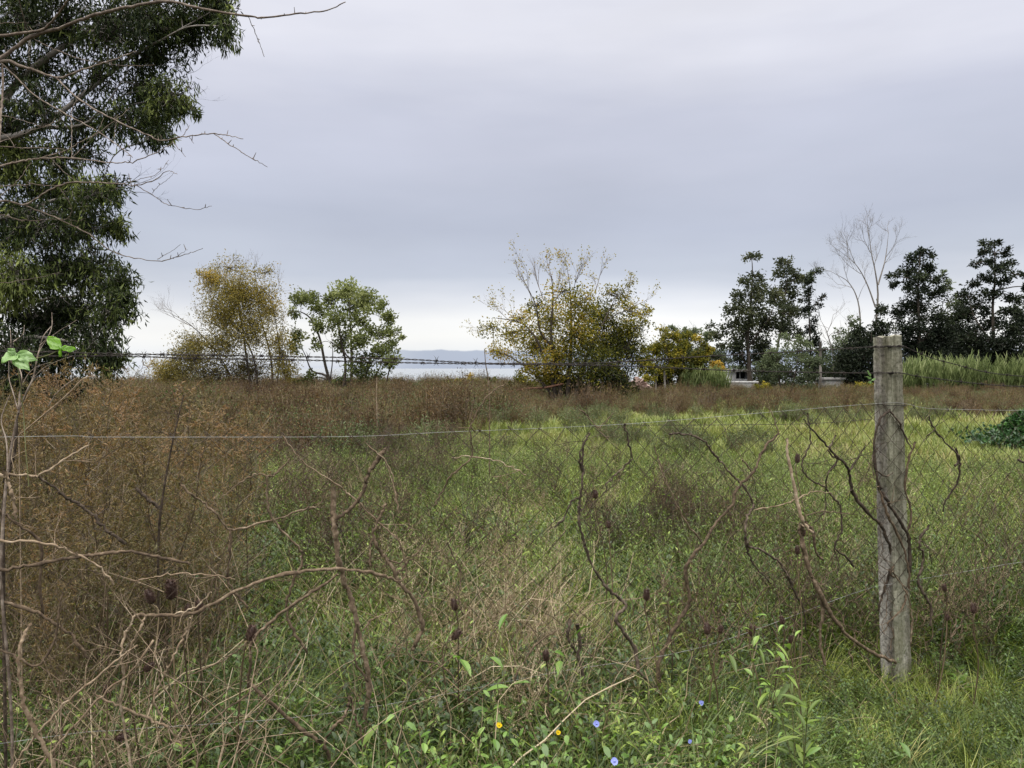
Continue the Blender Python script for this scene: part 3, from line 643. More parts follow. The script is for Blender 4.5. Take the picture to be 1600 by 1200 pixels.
# reed beds
def reed_bed(px0, px1, ytop, Y, label, seed, n=260):
    g = np.random.default_rng(seed)
    x0 = (px0 - 800) / FPX * Y; x1 = (px1 - 800) / FPX * Y
    root = empty("reed_bed", ((x0 + x1) / 2, Y, 0), label, "reeds")
    H = (575 - ytop) / FPX * Y + CAM_H
    st = MB(); lf = MB()
    bx = g.uniform(x0, x1, n); by = Y + g.uniform(-1.2, 1.6, n)
    ed = np.minimum((bx - x0), (x1 - bx)) / (x1 - x0)
    prof = .72 + .28 * np.clip(ed * 14, 0, 1) + .03 * np.sin(bx * 2.7 + seed) 
    h = H * prof * (g.uniform(.62, 1.02, n) + .16 * (g.random(n) < .08))
    K = 5; t = np.linspace(0, 1, K)
    lean = g.normal(size=(n, 2)) * .22
    P = np.zeros((n, K, 3)); P[..., 0] = bx[:, None] + lean[:, :1] * t ** 2 * h[:, None] * .6; P[..., 1] = by[:, None] + lean[:, 1:] * t ** 2; P[..., 2] = h[:, None] * t - .05
    tubes(st, P, np.linspace(.014, .006, K)[None], M['l_reed'], n=3, tint=g.uniform(.3, .9, n))
    m = 11
    k = np.repeat(np.arange(n), m); tt = g.uniform(.3, 1.0, n * m)
    base = np.stack([bx[k] + lean[k, 0] * tt ** 2 * h[k] * .6, by[k] + lean[k, 1] * tt ** 2, h[k] * tt], -1)
    d = g.normal(size=(n * m, 3)) * [1, 1, .3]; d = norm(d) * [.42, .42, .3]; d[:, 2] += 1.25
    L = g.uniform(.35, .7, n * m)
    s_ = np.linspace(0, 1, 4)[None, :, None]
    Pl = base[:, None] + norm(d)[:, None] * L[:, None, None] * s_ + np.array([0, 0, -1.0]) * L[:, None, None] * .22 * s_ ** 3
    ribbons(lf, Pl, np.array([.02, .04, .03, .004])[None], norm(np.cross(d, g.normal(size=d.shape))), M['l_reed'], tint=np.clip(g.uniform(-.1, .55, n)[k] + .5 * tt * g.uniform(.4, 1.2, n * m), 0, 1))
    put(st.build("stems", root), kind="stuff"); put(lf.build("leaves", root, smooth=False), kind="stuff")
reed_bed(1405, 1535, 562, 46, "green reed bed immediately right of the concrete post under the dark conifers", 5, 420)
reed_bed(1548, 1680, 563, 46, "green reed bed reaching the right edge of the view", 6, 340)
reed_bed(1066, 1132, 578, 46, "small clump of green reeds left of the white shed", 7, 190)
# ------------------------------------------------------------------ far man-made things
def box(mb, x0, x1, y0, y1, z0, z1, mat, tint=.5):
    V = np.array([[x, y, z] for z in (z0, z1) for y in (y0, y1) for x in (x0, x1)])
    mb.add(V, mat, quads=[[0, 2, 3, 1], [4, 5, 7, 6], [0, 1, 5, 4], [2, 6, 7, 3], [0, 4, 6, 2], [1, 3, 7, 5]], tint=tint)
plaster = rough_mat("weathered_plaster", [(.3, (.50, .49, .48)), (.6, (.72, .71, .70))], scale=3, bump=.1)
concrete_far = rough_mat("grey_concrete", [(.3, (.24, .235, .225)), (.7, (.38, .37, .36))], scale=3, bump=.2)
brick_far = rough_mat("faded_brick", [(.3, (.20, .125, .10)), (.7, (.36, .27, .24))], scale=2, bump=.2)
dark_glass = rough_mat("dark_opening", [(.3, (.015, .015, .015)), (.7, (.03, .03, .03))], scale=2, bump=0, rough=.6)
Ys = 56.0
a = at(1140, 606, Ys); b = at(1176, 578, Ys)
x0, x1 = a[0], b[0]; zt = b[2]
root = empty("shed", ((x0 + x1) / 2, Ys, 0), "small white flat-roofed shed half hidden beyond the brown scrub", "shed")
m_ = MB(); box(m_, x0, x0 + .45, Ys, Ys + 1.6, -.1, zt - .12, plaster); box(m_, x0 + .45, x1 - .3, Ys + .002, Ys + 1.6, -.1, zt - .62, plaster)
box(m_, x1 - .3, x1, Ys, Ys + 1.6, -.1, zt - .12, plaster); box(m_, x0 + .45, x1 - .3, Ys + 1.45, Ys + 1.6, -.1, zt - .12, plaster); m_.build("wall", root, smooth=False)
m_ = MB(); box(m_, x0 - .12, x1 + .12, Ys - .15, Ys + 1.75, zt - .12, zt + .02, plaster); m_.build("roof", root, smooth=False)
m_ = MB(); box(m_, x0 + .45, x1 - .3, Ys + .9, Ys + .95, zt - .62, zt - .12, dark_glass); m_.build("window", root, smooth=False)
m_ = MB(); box(m_, x0 + .8, x0 + .86, Ys + .4, Ys + .46, zt - .62, zt - .12, plaster); m_.build("mullion", root, smooth=False)
a = at(1135, 598, 50); b = at(1184, 611, 50)
m_ = MB(); box(m_, a[0], b[0], 50, 50.25, -.1, a[2] + .02, concrete_far)
box(m_, a[0] - .04, b[0] + .04, 49.96, 50.29, a[2] + .02, a[2] + .09, plaster)
put(m_.build("low_wall", smooth=False), "low grey concrete wall in front of the white shed", "wall")
a = at(1290, 590, 52); b = at(1318, 606, 52)
root = empty("concrete_tank", ((a[0] + b[0]) / 2, 52, 0), "low grey concrete tank among bushes left of the near post", "tank")
m_ = MB(); box(m_, a[0], b[0], 52, 53.2, -.1, a[2] - .12, concrete_far); m_.build("wall", root, smooth=False)
m_ = MB(); box(m_, a[0] - .12, b[0] + .12, 51.88, 53.3, a[2] - .12, a[2], concrete_far); m_.build("lid", root, smooth=False)
# rubble heap of old brick beyond the yellowing tree
g = np.random.default_rng(9)
c0 = at(995, 606, 50)
root = empty("rubble_heap", (c0[0], 50, 0), "pinkish heap of old brick rubble right of the yellowing tree", "rubble")
m_ = MB()
for i in range(260):
    r_ = abs(g.normal()) * .55; an = g.uniform(0, 6.28); x = c0[0] + r_ * math.cos(an) * 1.3; y = 50 + r_ * math.sin(an) * .7
    zc = max(0, .95 - r_ * .8) * g.uniform(.3, 1); s1, s2, s3 = g.uniform(.06, .2, 3)
    V = np.array([[sx * s1, sy * s2, sz * s3 * .6] for sz in (-1, 1) for sy in (-1, 1) for sx in (-1, 1)]) @ np.linalg.qr(g.normal(size=(3, 3)))[0]
    m_.add(V + [x, y, zc], brick_far, quads=[[0, 2, 3, 1], [4, 5, 7, 6], [0, 1, 5, 4], [2, 6, 7, 3], [0, 4, 6, 2], [1, 3, 7, 5]], tint=g.uniform(.2, .9))
put(m_.build("bricks", root, smooth=False), kind="stuff")
# old posts of the far boundary
for x, y0, y1, Yp, wd, lean, lab in [(1282, 534, 606, 47, .075, 0, "tall pale far fence post rising in front of the bushes left of the near post"),
                               (1038, 580, 612, 44, .055, 2, "white slim post in front of the dark hollow of the yellow-green tree"),
                               (1077, 571, 606, 46, .04, 0, "thin pale post beside the small reed clump"),
                               (1073, 575, 606, 47, .035, 1, "thinner of the two close posts beside the small reed clump"),
                               (1025, 592, 612, 45, .045, 0, "short grey post left of the white slim post"),
                               (981, 594, 612, 45, .055, 1, "stubby weathered post beside the brick rubble")]:
    a = at(x, y0, Yp); b_ = at(x + lean, y1, Yp); b_[2] = -.1
    m_ = MB(); tubes(m_, np.array([a, a * .5 + b_ * .5, b_]), np.array([wd, wd, wd * 1.05]), M['bark_pale'], n=6, cap=True, tint=.8)
    put(m_.build("fence_post", loc=(float(b_[0]), Yp, 0)), lab, "post", group="old posts along the far field edge")
# leaning prop of the white slim post
a = at(1040, 586, 44.1); b_ = at(1052, 612, 44.3); b_[2] = -.05
m_ = MB(); tubes(m_, np.array([a, b_]), .03, M['bark_pale'], n=5, cap=True, tint=.3)
put(m_.build("leaning_pole", loc=(float(b_[0]), 44.3, 0)), "brown pole leaning against the white slim far post", "pole")
# fallen trunk left of the yellowing tree
g = np.random.default_rng(4)
reddish = rough_mat('reddish_dead_bark', [(.3, (.06, .03, .02)), (.7, (.17, .09, .06))], scale=9)
P = smooth_path([at(795, 612, 33), at(825, 607, 33), at(850, 606, 33.2), at(880, 600, 33.6)], 5)
m_ = MB(); tubes(m_, P, np.linspace(.02, .055, len(P)), reddish, n=7, cap=True, tint=.6)
tubes(m_, np.array([at(850, 606, 33.2), at(846, 598, 33), at(835, 592, 32.8)]), np.array([.04, .03, .012]), M['bark_dark'], n=5)
put(m_.build("fallen_branch"), "long reddish-brown fallen branch lying at the foot of the yellowing tree", "branch")
# far small pylon-like masts on the skyline are too small to tell apart; left to the scrub

# creeping glossy mound on the right
g = np.random.default_rng(14)
Ym = 16.0
c = at(1600, 668, Ym)
root = empty("creeper_mound", (c[0], Ym, 0), "mound of glossy dark green creeper at the right edge of the field", "creeper")
lf = MB(); st = MB()
cx = c[0] + .1
nL = 5200
an = g.uniform(0, 2 * math.pi, nL); rr = np.sqrt(g.random(nL))
X = cx + .32 + np.cos(an) * rr * 1.0; Yy = Ym + np.sin(an) * rr * .9
hh = .64 * np.sqrt(np.clip(1 - (rr) ** 2.2, 0, 1)) * (1 + .18 * np.sin(X * 7) * np.sin(Yy * 6)) * g.uniform(.86, 1.05, nL)
base = np.stack([X, Yy, hh + .03], -1)
d = np.stack([np.cos(an) * .8, np.sin(an) * .8 - .3, g.normal(size=nL) * .35 - .1], -1) + g.normal(size=(nL, 3)) * .3
leaves(lf, base, d, g.uniform(.06, .11, nL), g.uniform(.05, .08, nL), M['l_ivy'], tint=g.normal(.5, .2, nL), g=g)
low = 420
X2 = c[0] - .75 + g.normal(size=low) * .3; Y2 = Ym - .3 + g.normal(size=low) * .35
leaves(lf, np.stack([X2, Y2, np.abs(g.normal(size=low)) * .12 + .12], -1), g.normal(size=(low, 3)) + [0, 0, .4], .09, .06, M['l_ivy'], tint=g.normal(.35, .15, low), g=g)
# dense dark inner stems
Pn = []
for i in range(140):
    a_ = g.uniform(0, 6.28); r_ = g.uniform(.1, .9)
    e = np.array([cx + .3 + math.cos(a_) * r_, Ym + math.sin(a_) * r_ * .85, .62 * math.sqrt(1 - r_ ** 2)])
    s0 = np.array([cx + g.normal() * .25, Ym + g.normal() * .2, 0]); t = np.linspace(0, 1, 4)[:, None]
    Pn.append(s0 * (1 - t) + e * t + np.array([0, 0, .15]) * np.sin(t * 3.14))
tubes(st, np.array(Pn), .008, M['vine_dark'], n=3)
put(lf.build("leaves", root, smooth=False), kind="stuff"); put(st.build("stems", root), kind="stuff")

# ------------------------------------------------------------------ scattered field plants (uncountable): prototypes + geometry nodes
def grass_tuft(g, n=45, h=(.12, .4), w=(.003, .007), spread=.07, tiltmax=.5, droop=.5, mat=None, tint=(.2, .9)):
    mb = MB(); K = 5
    r = spread * np.sqrt(g.random(n)); a = g.uniform(0, 6.28, n)
    base = np.stack([r * np.cos(a), r * np.sin(a), np.full(n, -.02)], -1)
    H = g.uniform(*h, n); az = a + g.normal(size=n) * .9; tilt = g.uniform(0, tiltmax, n)
    o = np.stack([np.cos(az), np.sin(az), np.zeros(n)], -1)
    t = np.linspace(0, 1, K)[None, :, None]
    P = base[:, None] + o[:, None] * (np.sin(tilt)[:, None, None] * t + droop * g.uniform(.2, 1.2, n)[:, None, None] * t ** 2.2) * H[:, None, None]
    z = np.cos(tilt)[:, None] * t[..., 0] - .45 * droop * g.uniform(.2, 1.3, n)[:, None] * t[..., 0] ** 3
    P[..., 2] += z * H[:, None]
    W = g.uniform(*w, n)[:, None] * np.array([.8, 1, .9, .6, .08])[None]
    side = np.stack([-np.sin(az), np.cos(az), np.zeros(n)], -1) + g.normal(size=(n, 3)) * .3
    ribbons(mb, P, W, norm(side), mat, tint=g.uniform(*tint, n))
    return mb

def leafy_weed(g, stems=3, h=(.25, .5), nl=14, L=(.04, .09), Wr=.3, mat=None, stem=None, spread=.05, up=.55, smat=None):
    mb = MB()
    for s in range(stems):
        H = g.uniform(*h); K = 6; t = np.linspace(0, 1, K)
        lean = g.normal(size=2) * .22; b0 = g.normal(size=2) * spread
        P = np.stack([b0[0] + lean[0] * t ** 1.5 * H, b0[1] + lean[1] * t ** 1.5 * H, t * H - .02], -1)
        P[1:-1, :2] += g.normal(size=(K - 2, 2)) * .008
        tubes(mb, P, np.linspace(.0028, .0012, K)[None], smat or M['stemg'], n=3, tint=g.random())
        tl = np.linspace(.12, 1, nl) + g.normal(size=nl) * .02; tl = np.clip(tl, .05, 1)
        base = np.stack([np.interp(tl, t, P[:, i]) for i in range(3)], -1)
        an = np.arange(nl) * 2.4 + g.uniform(0, 6)
        u_ = up + .5 * tl
        d = np.stack([np.cos(an), np.sin(an), u_], -1) + g.normal(size=(nl, 3)) * .15
        LL = g.uniform(*L, nl) * (1.15 - .5 * tl)
        # two-segment leaf ribbons
        K2 = 4; q = np.linspace(0, 1, K2)[None, :, None]
        Pl = base[:, None] + norm(d)[:, None] * LL[:, None, None] * q + np.array([0, 0, -1.0]) * (LL[:, None, None] * .3 * q ** 2)
        Wl = LL[:, None] * Wr * np.array([.35, 1, .85, .06])[None]
        sd_ = norm(np.cross(norm(d), np.array([0, 0, 1.0])) + g.normal(size=d.shape) * .25)
        ribbons(mb, Pl, Wl, sd_, mat, tint=g.uniform(.1, .9, nl))
    return mb

def rosette(g, n=9, L=(.12, .26), W=.035, mat=None):
    mb = MB(); an = np.arange(n) * 2.4 + g.uniform(0, 6); K = 6; t = np.linspace(0, 1, K)[None, :, None]
    tilt = g.uniform(.3, 1.1, n); LL = g.uniform(*L, n)
    o = np.stack([np.cos(an), np.sin(an), np.zeros(n)], -1)
    P = o[:, None] * np.sin(tilt)[:, None, None] * LL[:, None, None] * t
    P = P + np.array([0, 0, 1.0]) * (np.cos(tilt)[:, None, None] * LL[:, None, None] * (t - .35 * t ** 2.5))
    Wd = W * g.uniform(.7, 1.2, n)[:, None] * np.array([.2, .6, 1, 1, .7, .06])[None]
    sd_ = norm(np.stack([-np.sin(an), np.cos(an), g.normal(size=n) * .3], -1))
    ribbons(mb, P, Wd, sd_, mat, tint=g.uniform(.2, .9, n))
    return mb

def dry_weed(g, stems=2, h=(.45, .85), nb=9, bl=.22, nseed=6, mat=None, seedmat=None, r=.0022, seedL=.012, leafn=0, leafmat=None):
    mb = MB()
    for s in range(stems):
        H = g.uniform(*h); K = 6; t = np.linspace(0, 1, K)
        lean = g.normal(size=2) * .16; b0 = g.normal(size=2) * .05
        P = np.stack([b0[0] + lean[0] * t ** 1.4 * H, b0[1] + lean[1] * t ** 1.4 * H, t * H - .02], -1); P[1:, :2] += g.normal(size=(K - 1, 2)) * .012
        tn = g.random()
        tubes(mb, P, np.linspace(r * 1.2, r * .5, K)[None], mat, n=3, tint=tn)
        tb_ = g.uniform(.3, 1, nb); base = np.stack([np.interp(tb_, t, P[:, i]) for i in range(3)], -1)
        an = g.uniform(0, 6.28, nb); d = norm(np.stack([np.cos(an), np.sin(an), g.uniform(.5, 1.5, nb)], -1))
        BL = bl * g.uniform(.4, 1.2, nb) * (1.2 - .5 * tb_)
        q = np.linspace(0, 1, 4)[None, :, None]
        Pb = base[:, None] + d[:, None] * BL[:, None, None] * q + np.array([0, 0, 1.0]) * (BL[:, None, None] * .2 * q ** 2) + g.normal(size=(nb, 4, 3)) * .006 * q
        tubes(mb, Pb, np.linspace(r * .7, r * .35, 4)[None], mat, n=3, tint=tn)
        k = np.repeat(np.arange(nb), nseed); ts = g.uniform(.35, 1.02, nb * nseed)[:, None]
        sp = base[k] + d[k] * BL[k][:, None] * ts + np.array([0, 0, 1.0]) * BL[k][:, None] * .2 * ts ** 2 + g.normal(size=(nb * nseed, 3)) * .010
        leaves(mb, sp, g.normal(size=sp.shape) + [0, 0, .5], seedL * g.uniform(.6, 1.5, len(sp)), seedL * .55, seedmat, tint=g.random(len(sp)), g=g)
        if leafn:
            tl = g.uniform(.05, .9, leafn); bb = np.stack([np.interp(tl, t, P[:, i]) for i in range(3)], -1)
            leaves(mb, bb, g.normal(size=(leafn, 3)) * [1, 1, .5] + [0, 0, .3], g.uniform(.03, .07, leafn), .012, leafmat, tint=g.random(leafn), g=g)
    return mb

def straw_tangle(g, n=26, L=(.2, .55), R_=.16, h=.35, r=.0016, mat=None):
    mb = MB(); K = 7
    P = np.zeros((n, K, 3)); base = np.stack([g.normal(size=n) * R_, g.normal(size=n) * R_, np.abs(g.normal(size=n)) * .05], -1)
    d = norm(g.normal(size=(n, 3)) * [1, 1, .5] + [0, 0, .7]); LL = g.uniform(*L, n); cur = d.copy(); P[:, 0] = base
    curl = g.normal(size=(n, 3)) * .35
    for i in range(1, K):
        cur = norm(cur + curl * .6 + g.normal(size=(n, 3)) * .22 - [0, 0, .06]); P[:, i] = P[:, i - 1] + cur * LL[:, None] / (K - 1)
    P[..., 2] = np.abs(P[..., 2])
    tubes(mb, P, (r * g.uniform(.6, 1.5, n))[:, None] * np.linspace(1, .5, K)[None], mat, n=3, tint=g.random(n))
    return mb

def feather_weed(g, H=1.3, nb=34, bl=.34, nl=26, r=.004):
    mb = MB(); K = 8; t = np.linspace(0, 1, K); lean = g.normal(size=2) * .12
    P = np.stack([lean[0] * t ** 1.5 * H, lean[1] * t ** 1.5 * H, t * H - .03], -1); P[1:, :2] += g.normal(size=(K - 1, 2)) * .015
    tubes(mb, P, np.linspace(r, r * .35, K)[None], M['brown'], n=4, tint=g.uniform(.2, .6))
    tb_ = np.linspace(.14, 1, nb) + g.normal(size=nb) * .02; tb_ = np.clip(tb_, .1, 1)
    base = np.stack([np.interp(tb_, t, P[:, i]) for i in range(3)], -1)
    an = np.arange(nb) * 2.4 + g.normal(size=nb) * .4; d = norm(np.stack([np.cos(an), np.sin(an), g.uniform(.6, 1.3, nb)], -1))
    BL = bl * g.uniform(.6, 1.2, nb) * (1.15 - .75 * tb_)
    q = np.linspace(0, 1, 5)[None, :, None]
    Pb = base[:, None] + d[:, None] * BL[:, None, None] * q + np.array([0, 0, 1.0]) * BL[:, None, None] * (.15 * q ** 2)
    Pb[:, 1:] += g.normal(size=(nb, 4, 3)) * .012
    tubes(mb, Pb, np.linspace(.0016, .0007, 5)[None], M['brown'], n=3, tint=.6)
    bt = g.normal(size=nb) * .16
    # side sprigs with tiny leaflets
    k = np.repeat(np.arange(nb), 5); ts = g.uniform(.25, 1, nb * 5)
    f = ts * 4; i0 = np.clip(f.astype(int), 0, 3); fr = (f - i0)[:, None]
    sb = Pb[k, i0] * (1 - fr) + Pb[k, i0 + 1] * fr
    sdv = norm(d[k] + g.normal(size=(nb * 5, 3)) * .8); SL = BL[k] * g.uniform(.2, .45, nb * 5)
    Ps = sb[:, None] + sdv[:, None] * SL[:, None, None] * np.linspace(0, 1, 3)[None, :, None]
    tubes(mb, Ps, np.array([.0009, .0007, .0004])[None], M['brown'], n=3, tint=.7)
    m = nl
    kk = np.repeat(np.arange(nb * 5), m // 5 + 1); u_ = g.random(len(kk))[:, None]
    lp = sb[kk] + sdv[kk] * SL[kk][:, None] * u_ + g.normal(size=(len(kk), 3)) * .004
    leaves(mb, lp, sdv[kk] * .6 + g.normal(size=lp.shape) * .7, g.uniform(.012, .028, len(kk)), .0042, M['feather'], tint=np.clip(g.normal(.42, .05, len(kk)) + bt[k[kk]] + (lp[:, 2] / H - .55) * .8, 0, 1), g=g)
    kk = np.repeat(np.arange(nb), 9); ts = g.random(len(kk)); f = ts * 4; i0 = np.clip(f.astype(int), 0, 3); fr = (f - i0)[:, None]
    lp = Pb[kk, i0] * (1 - fr) + Pb[kk, i0 + 1] * fr
    leaves(mb, lp, g.normal(size=lp.shape) + d[kk] * .5, g.uniform(.012, .03, len(kk)), .0042, M['feather'], tint=np.clip(g.normal(.36, .05, len(kk)) + bt[kk] + (lp[:, 2] / H - .55) * .8, 0, 1), g=g)
    return mb

def brush_clump(g, H=1.0, Rr=.4, nt=60, nl=420, lm=None, tm=None, L=.05, W=.02):
    mb = MB(); K = 4; a = g.uniform(0, 6.28, nt); r0 = g.random(nt) * Rr * .5; el = g.uniform(.55, 1, nt)
    end = np.stack([np.cos(a) * Rr * g.random(nt) * 1.3, np.sin(a) * Rr * g.random(nt) * 1.3, H * el], -1)
    b0 = np.stack([np.cos(a) * r0 * .5, np.sin(a) * r0 * .5, np.full(nt, -.03)], -1)
    t = np.linspace(0, 1, K)[None, :, None]
    P = b0[:, None] * (1 - t) + end[:, None] * t; P[..., :2] += g.normal(size=(nt, K, 2)) * .03
    tubes(mb, P, np.linspace(.005, .002, K)[None], tm, n=3, tint=g.random(nt))
    k = g.integers(0, nt, nl); u_ = g.uniform(.3, 1.03, nl)[:, None]
    lp = b0[k] * (1 - u_) + end[k] * u_ + g.normal(size=(nl, 3)) * .05
    leaves(mb, lp, g.normal(size=(nl, 3)) + [0, 0, .6], g.uniform(.6, 1.4, nl) * L, W, lm, tint=np.clip(g.random(nt)[k] * .8 + g.random(nl) * .2, 0, 1), g=g)
    return mb

def proto(name, maker, n, seed):
    c = bpy.data.collections.new(name)
    for i in range(n):
        mb = maker(np.random.default_rng(seed + i)); me = mb.mesh(name, smooth=False)
        o = bpy.data.objects.new(name + "_source", me); c.objects.link(o)
    return c

PROTO_TRIS = 0
pr = {}
pr['grass'] = proto("grass_tuft", lambda g: grass_tuft(g, 48, (.14, .42), (.003, .0075), .08, .55, .6, M['grass']), 5, 10)
pr['grassd'] = proto("grass_tuft_dry", lambda g: grass_tuft(g, 26, (.15, .5), (.002, .004), .07, .6, .7, M['dry']), 4, 20)
pr['lawn'] = proto("short_grass_patch", lambda g: grass_tuft(g, 60, (.06, .2), (.006, .012), .28, .5, .4, M['grass_far']), 4, 30)
pr['far'] = proto("far_grass_patch", lambda g: grass_tuft(g, 50, (.12, .32), (.012, .022), .45, .5, .4, M['grass_far']), 4, 40)
pr['weed'] = proto("leafy_weed_small", lambda g: leafy_weed(g, 4, (.2, .5), 20, (.03, .07), .28, M['weed']), 6, 50)
pr['weedb'] = proto("leafy_weed_bright", lambda g: leafy_weed(g, 3, (.12, .36), 16, (.03, .075), .32, M['bright']), 4, 60)
pr['ros'] = proto("weed_rosette", lambda g: rosette(g, 9, (.10, .24), .04, M['bright']), 3, 70)
pr['dryw'] = proto("dead_weed_stalk", lambda g: dry_weed(g, 3, (.35, .8), 12, .2, 9, M['brown'], M['seed'], leafn=14, leafmat=M['weed']), 6, 80)
pr['dryt'] = proto("tan_weed_stalk", lambda g: dry_weed(g, 3, (.3, .65), 10, .16, 10, M['dry'], M['dry'], r=.0017, seedL=.010), 4, 90)
pr['tang'] = proto("straw_curls", lambda g: straw_tangle(g, 30, mat=M['dry']), 4, 100)
pr['feat'] = proto("feathery_stalk", lambda g: feather_weed(g, g.uniform(1.1, 1.4)), 5, 110)
pr['brush'] = proto("brown_brush", lambda g: brush_clump(g, 1.0, .45, 70, 420, M['brush'], M['brushtw'], .055, .022), 5, 120)
pr['brushg'] = proto("green_brush", lambda g: brush_clump(g, .8, .42, 50, 460, M['brushg'], M['brushtw'], .06, .03), 4, 130)
pr['shadeleaf'] = proto("deep_green_weed", lambda g: leafy_weed(g, 6, (.18, .42), 18, (.035, .085), .34, M['shadeleaf'], spread=.09), 5, 150)
pr['shadeg'] = proto("shaded_grass_tuft", lambda g: grass_tuft(g, 60, (.16, .42), (.0035, .008), .09, .7, .8, M['shadegrass']), 4, 170)
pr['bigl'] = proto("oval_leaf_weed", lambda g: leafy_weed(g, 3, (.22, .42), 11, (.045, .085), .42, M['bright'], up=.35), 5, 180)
pr['coarse'] = proto("coarse_grass_tuft", lambda g: grass_tuft(g, 34, (.22, .55), (.006, .012),   .06, .7, .9, M['shadegrass'], (.1, 1.0)), 4, 160)  # coarse tufts also wear the grass green with shade painted in
pr['tallg'] = proto("upright_green_weed", lambda g: leafy_weed(g, 5, (.4, .75), 26, (.03, .06), .22, M['weed'], spread=.08, up=.9), 4, 140)

def scatter(name, coll, label, cat, X, Y, S, nvar, tiltamp=.15, seed=0, zoff=0.0):
    g = np.random.default_rng(seed); n = len(X)
    me = bpy.data.meshes.new(name); me.vertices.add(n)
    co = np.stack([X, Y, ground_h(X, Y) + zoff], -1).astype(np.float32); me.vertices.foreach_set("co", co.ravel())
    a = me.attributes.new("rot", 'FLOAT_VECTOR', 'POINT'); rt = np.stack([g.normal(size=n) * tiltamp, g.normal(size=n) * tiltamp, g.uniform(0, 6.28, n)], -1)
    a.data.foreach_set("vector", rt.astype(np.float32).ravel())
    a = me.attributes.new("scl", 'FLOAT', 'POINT'); a.data.foreach_set("value", np.asarray(S, np.float32) * np.ones(n, np.float32))
    a = me.attributes.new("pick", 'INT', 'POINT'); a.data.foreach_set("value", g.integers(0, nvar, n).astype(np.int32))
    o = bpy.data.objects.new(name, me); COL.objects.link(o)
    put(o, label, cat, kind="stuff")
    ng = bpy.data.node_groups.new(name + "_scatter", 'GeometryNodeTree')
    ng.interface.new_socket("Geometry", in_out='INPUT', socket_type='NodeSocketGeometry')
    ng.interface.new_socket("Geometry", in_out='OUTPUT', socket_type='NodeSocketGeometry')
    N, Lk = ng.nodes, ng.links
    gi, go = N.new("NodeGroupInput"), N.new("NodeGroupOutput")
    ci = N.new("GeometryNodeCollectionInfo"); ci.inputs["Collection"].default_value = coll
    ci.inputs["Separate Children"].default_value = True; ci.inputs["Reset Children"].default_value = True
    ip = N.new("GeometryNodeInstanceOnPoints"); ip.inputs["Pick Instance"].default_value = True
    def attr(nm, ty):
        x = N.new("GeometryNodeInputNamedAttribute"); x.data_type = ty; x.inputs["Name"].default_value = nm; return x.outputs["Attribute"]
    e2r = N.new("FunctionNodeEulerToRotation"); Lk.new(attr("rot", 'FLOAT_VECTOR'), e2r.inputs[0])
    Lk.new(gi.outputs[0], ip.inputs["Points"]); Lk.new(ci.outputs[0], ip.inputs["Instance"])
    Lk.new(attr("pick", 'INT'), ip.inputs["Instance Index"]); Lk.new(e2r.outputs[0], ip.inputs["Rotation"]); Lk.new(attr("scl", 'FLOAT'), ip.inputs["Scale"])
    Lk.new(ip.outputs[0], go.inputs[0])
    md = o.modifiers.new("scatter", 'NODES'); md.node_group = ng
    return o

def pix_x(X, Y): return 800 + FPX * X / np.maximum(Y, .1)
def sm(a, b, x):
    t = np.clip((x - a) / (b - a), 0, 1); return t * t * (3 - 2 * t)
def blob(X, Y, s, ph=0.0):
    return .5 + .25 * (np.sin(X / s * 2.1 + ph + 1.3 * np.sin(Y / s + ph)) + np.sin(Y / s * 1.7 - ph * 2 + 1.1 * np.sin(X / s * 1.3 + 2)))
def sample(n, y0, y1, power, mask, seed, margin=1.2, wide=.70):
    """points over the wedge of field the photograph looks at, thinning with distance"""
    g = np.random.default_rng(seed); XS = []; YS = []; got = 0
    while got < n:
        m = n * 2; u = g.random(m)
        if abs(power + 1) < 1e-6: Y = y0 * (y1 / y0) ** u
        else: Y = (y0 ** (power + 1) + u * (y1 ** (power + 1) - y0 ** (power + 1))) ** (1 / (power + 1))
        X = g.uniform(-1, 1, m) * (wide * Y + margin)
        k = g.random(m) < mask(X, Y)
        XS.append(X[k]); YS.append(Y[k]); got += k.sum()
        if k.sum() == 0: break
    return np.concatenate(XS)[:n], np.concatenate(YS)[:n]

def featz(X, Y):     # where the feathery brown weeds grow: left, behind the fence
    q = pix_x(X, Y); return (1 - sm(290, 430, q + 90 * (blob(X, Y, .6) - .5)))
def browncut(X, Y): return 1.0

g = np.random.default_rng(77)
def low_front(X, Y):
    """plants in front of the post and the right part of the fence are shorter"""
    q = pix_x(X, Y); return 1 - .40 * sm(1050, 1300, q) * (1 - sm(3.9, 4.6, Y)) - .15 * (1 - sm(3.9, 4.6, Y))
# near grass
X, Y = sample(6500, 2.8, 10, 0.0, lambda X, Y: .45 + .55 * blob(X, Y, .5), 1)
scatter("grass", pr['grass'], "tangled green grass growing along and behind the wire fence", "grass", X, Y, g.uniform(.65, 1.2, len(X)) * low_front(X, Y), 5, .2, 1)
X, Y = sample(800, 1.7, 12, 0.0, lambda X, Y: sm(.35, .8, blob(X, Y, .7, 1.0)), 2)
scatter("dry_grass", pr['grassd'], "thin dry tan grass blades mixed into the green", "dry grass", X, Y, g.uniform(.7, 1.3, len(X)) * low_front(X, Y), 4, .25, 2)
X, Y = sample(3300, 1.8, 7, -.3, lambda X, Y: (.25 + .75 * sm(.3, .7, blob(X, Y, .45, 9.0))) * (1 - .6 * sm(4.2, 6, Y)), 21)
scatter("shade_toned_weeds", pr['shadeleaf'], "dense leafy undergrowth along the foot of the fence, its green darkened for shade", "weeds", X, Y, g.uniform(.6, 1.05, len(X)) * low_front(X, Y), 5, .15, 21)
X, Y = sample(2200, 1.8, 9, 0.0, lambda X, Y: sm(.3, .65, blob(X, Y, .6, 12.0)), 22)
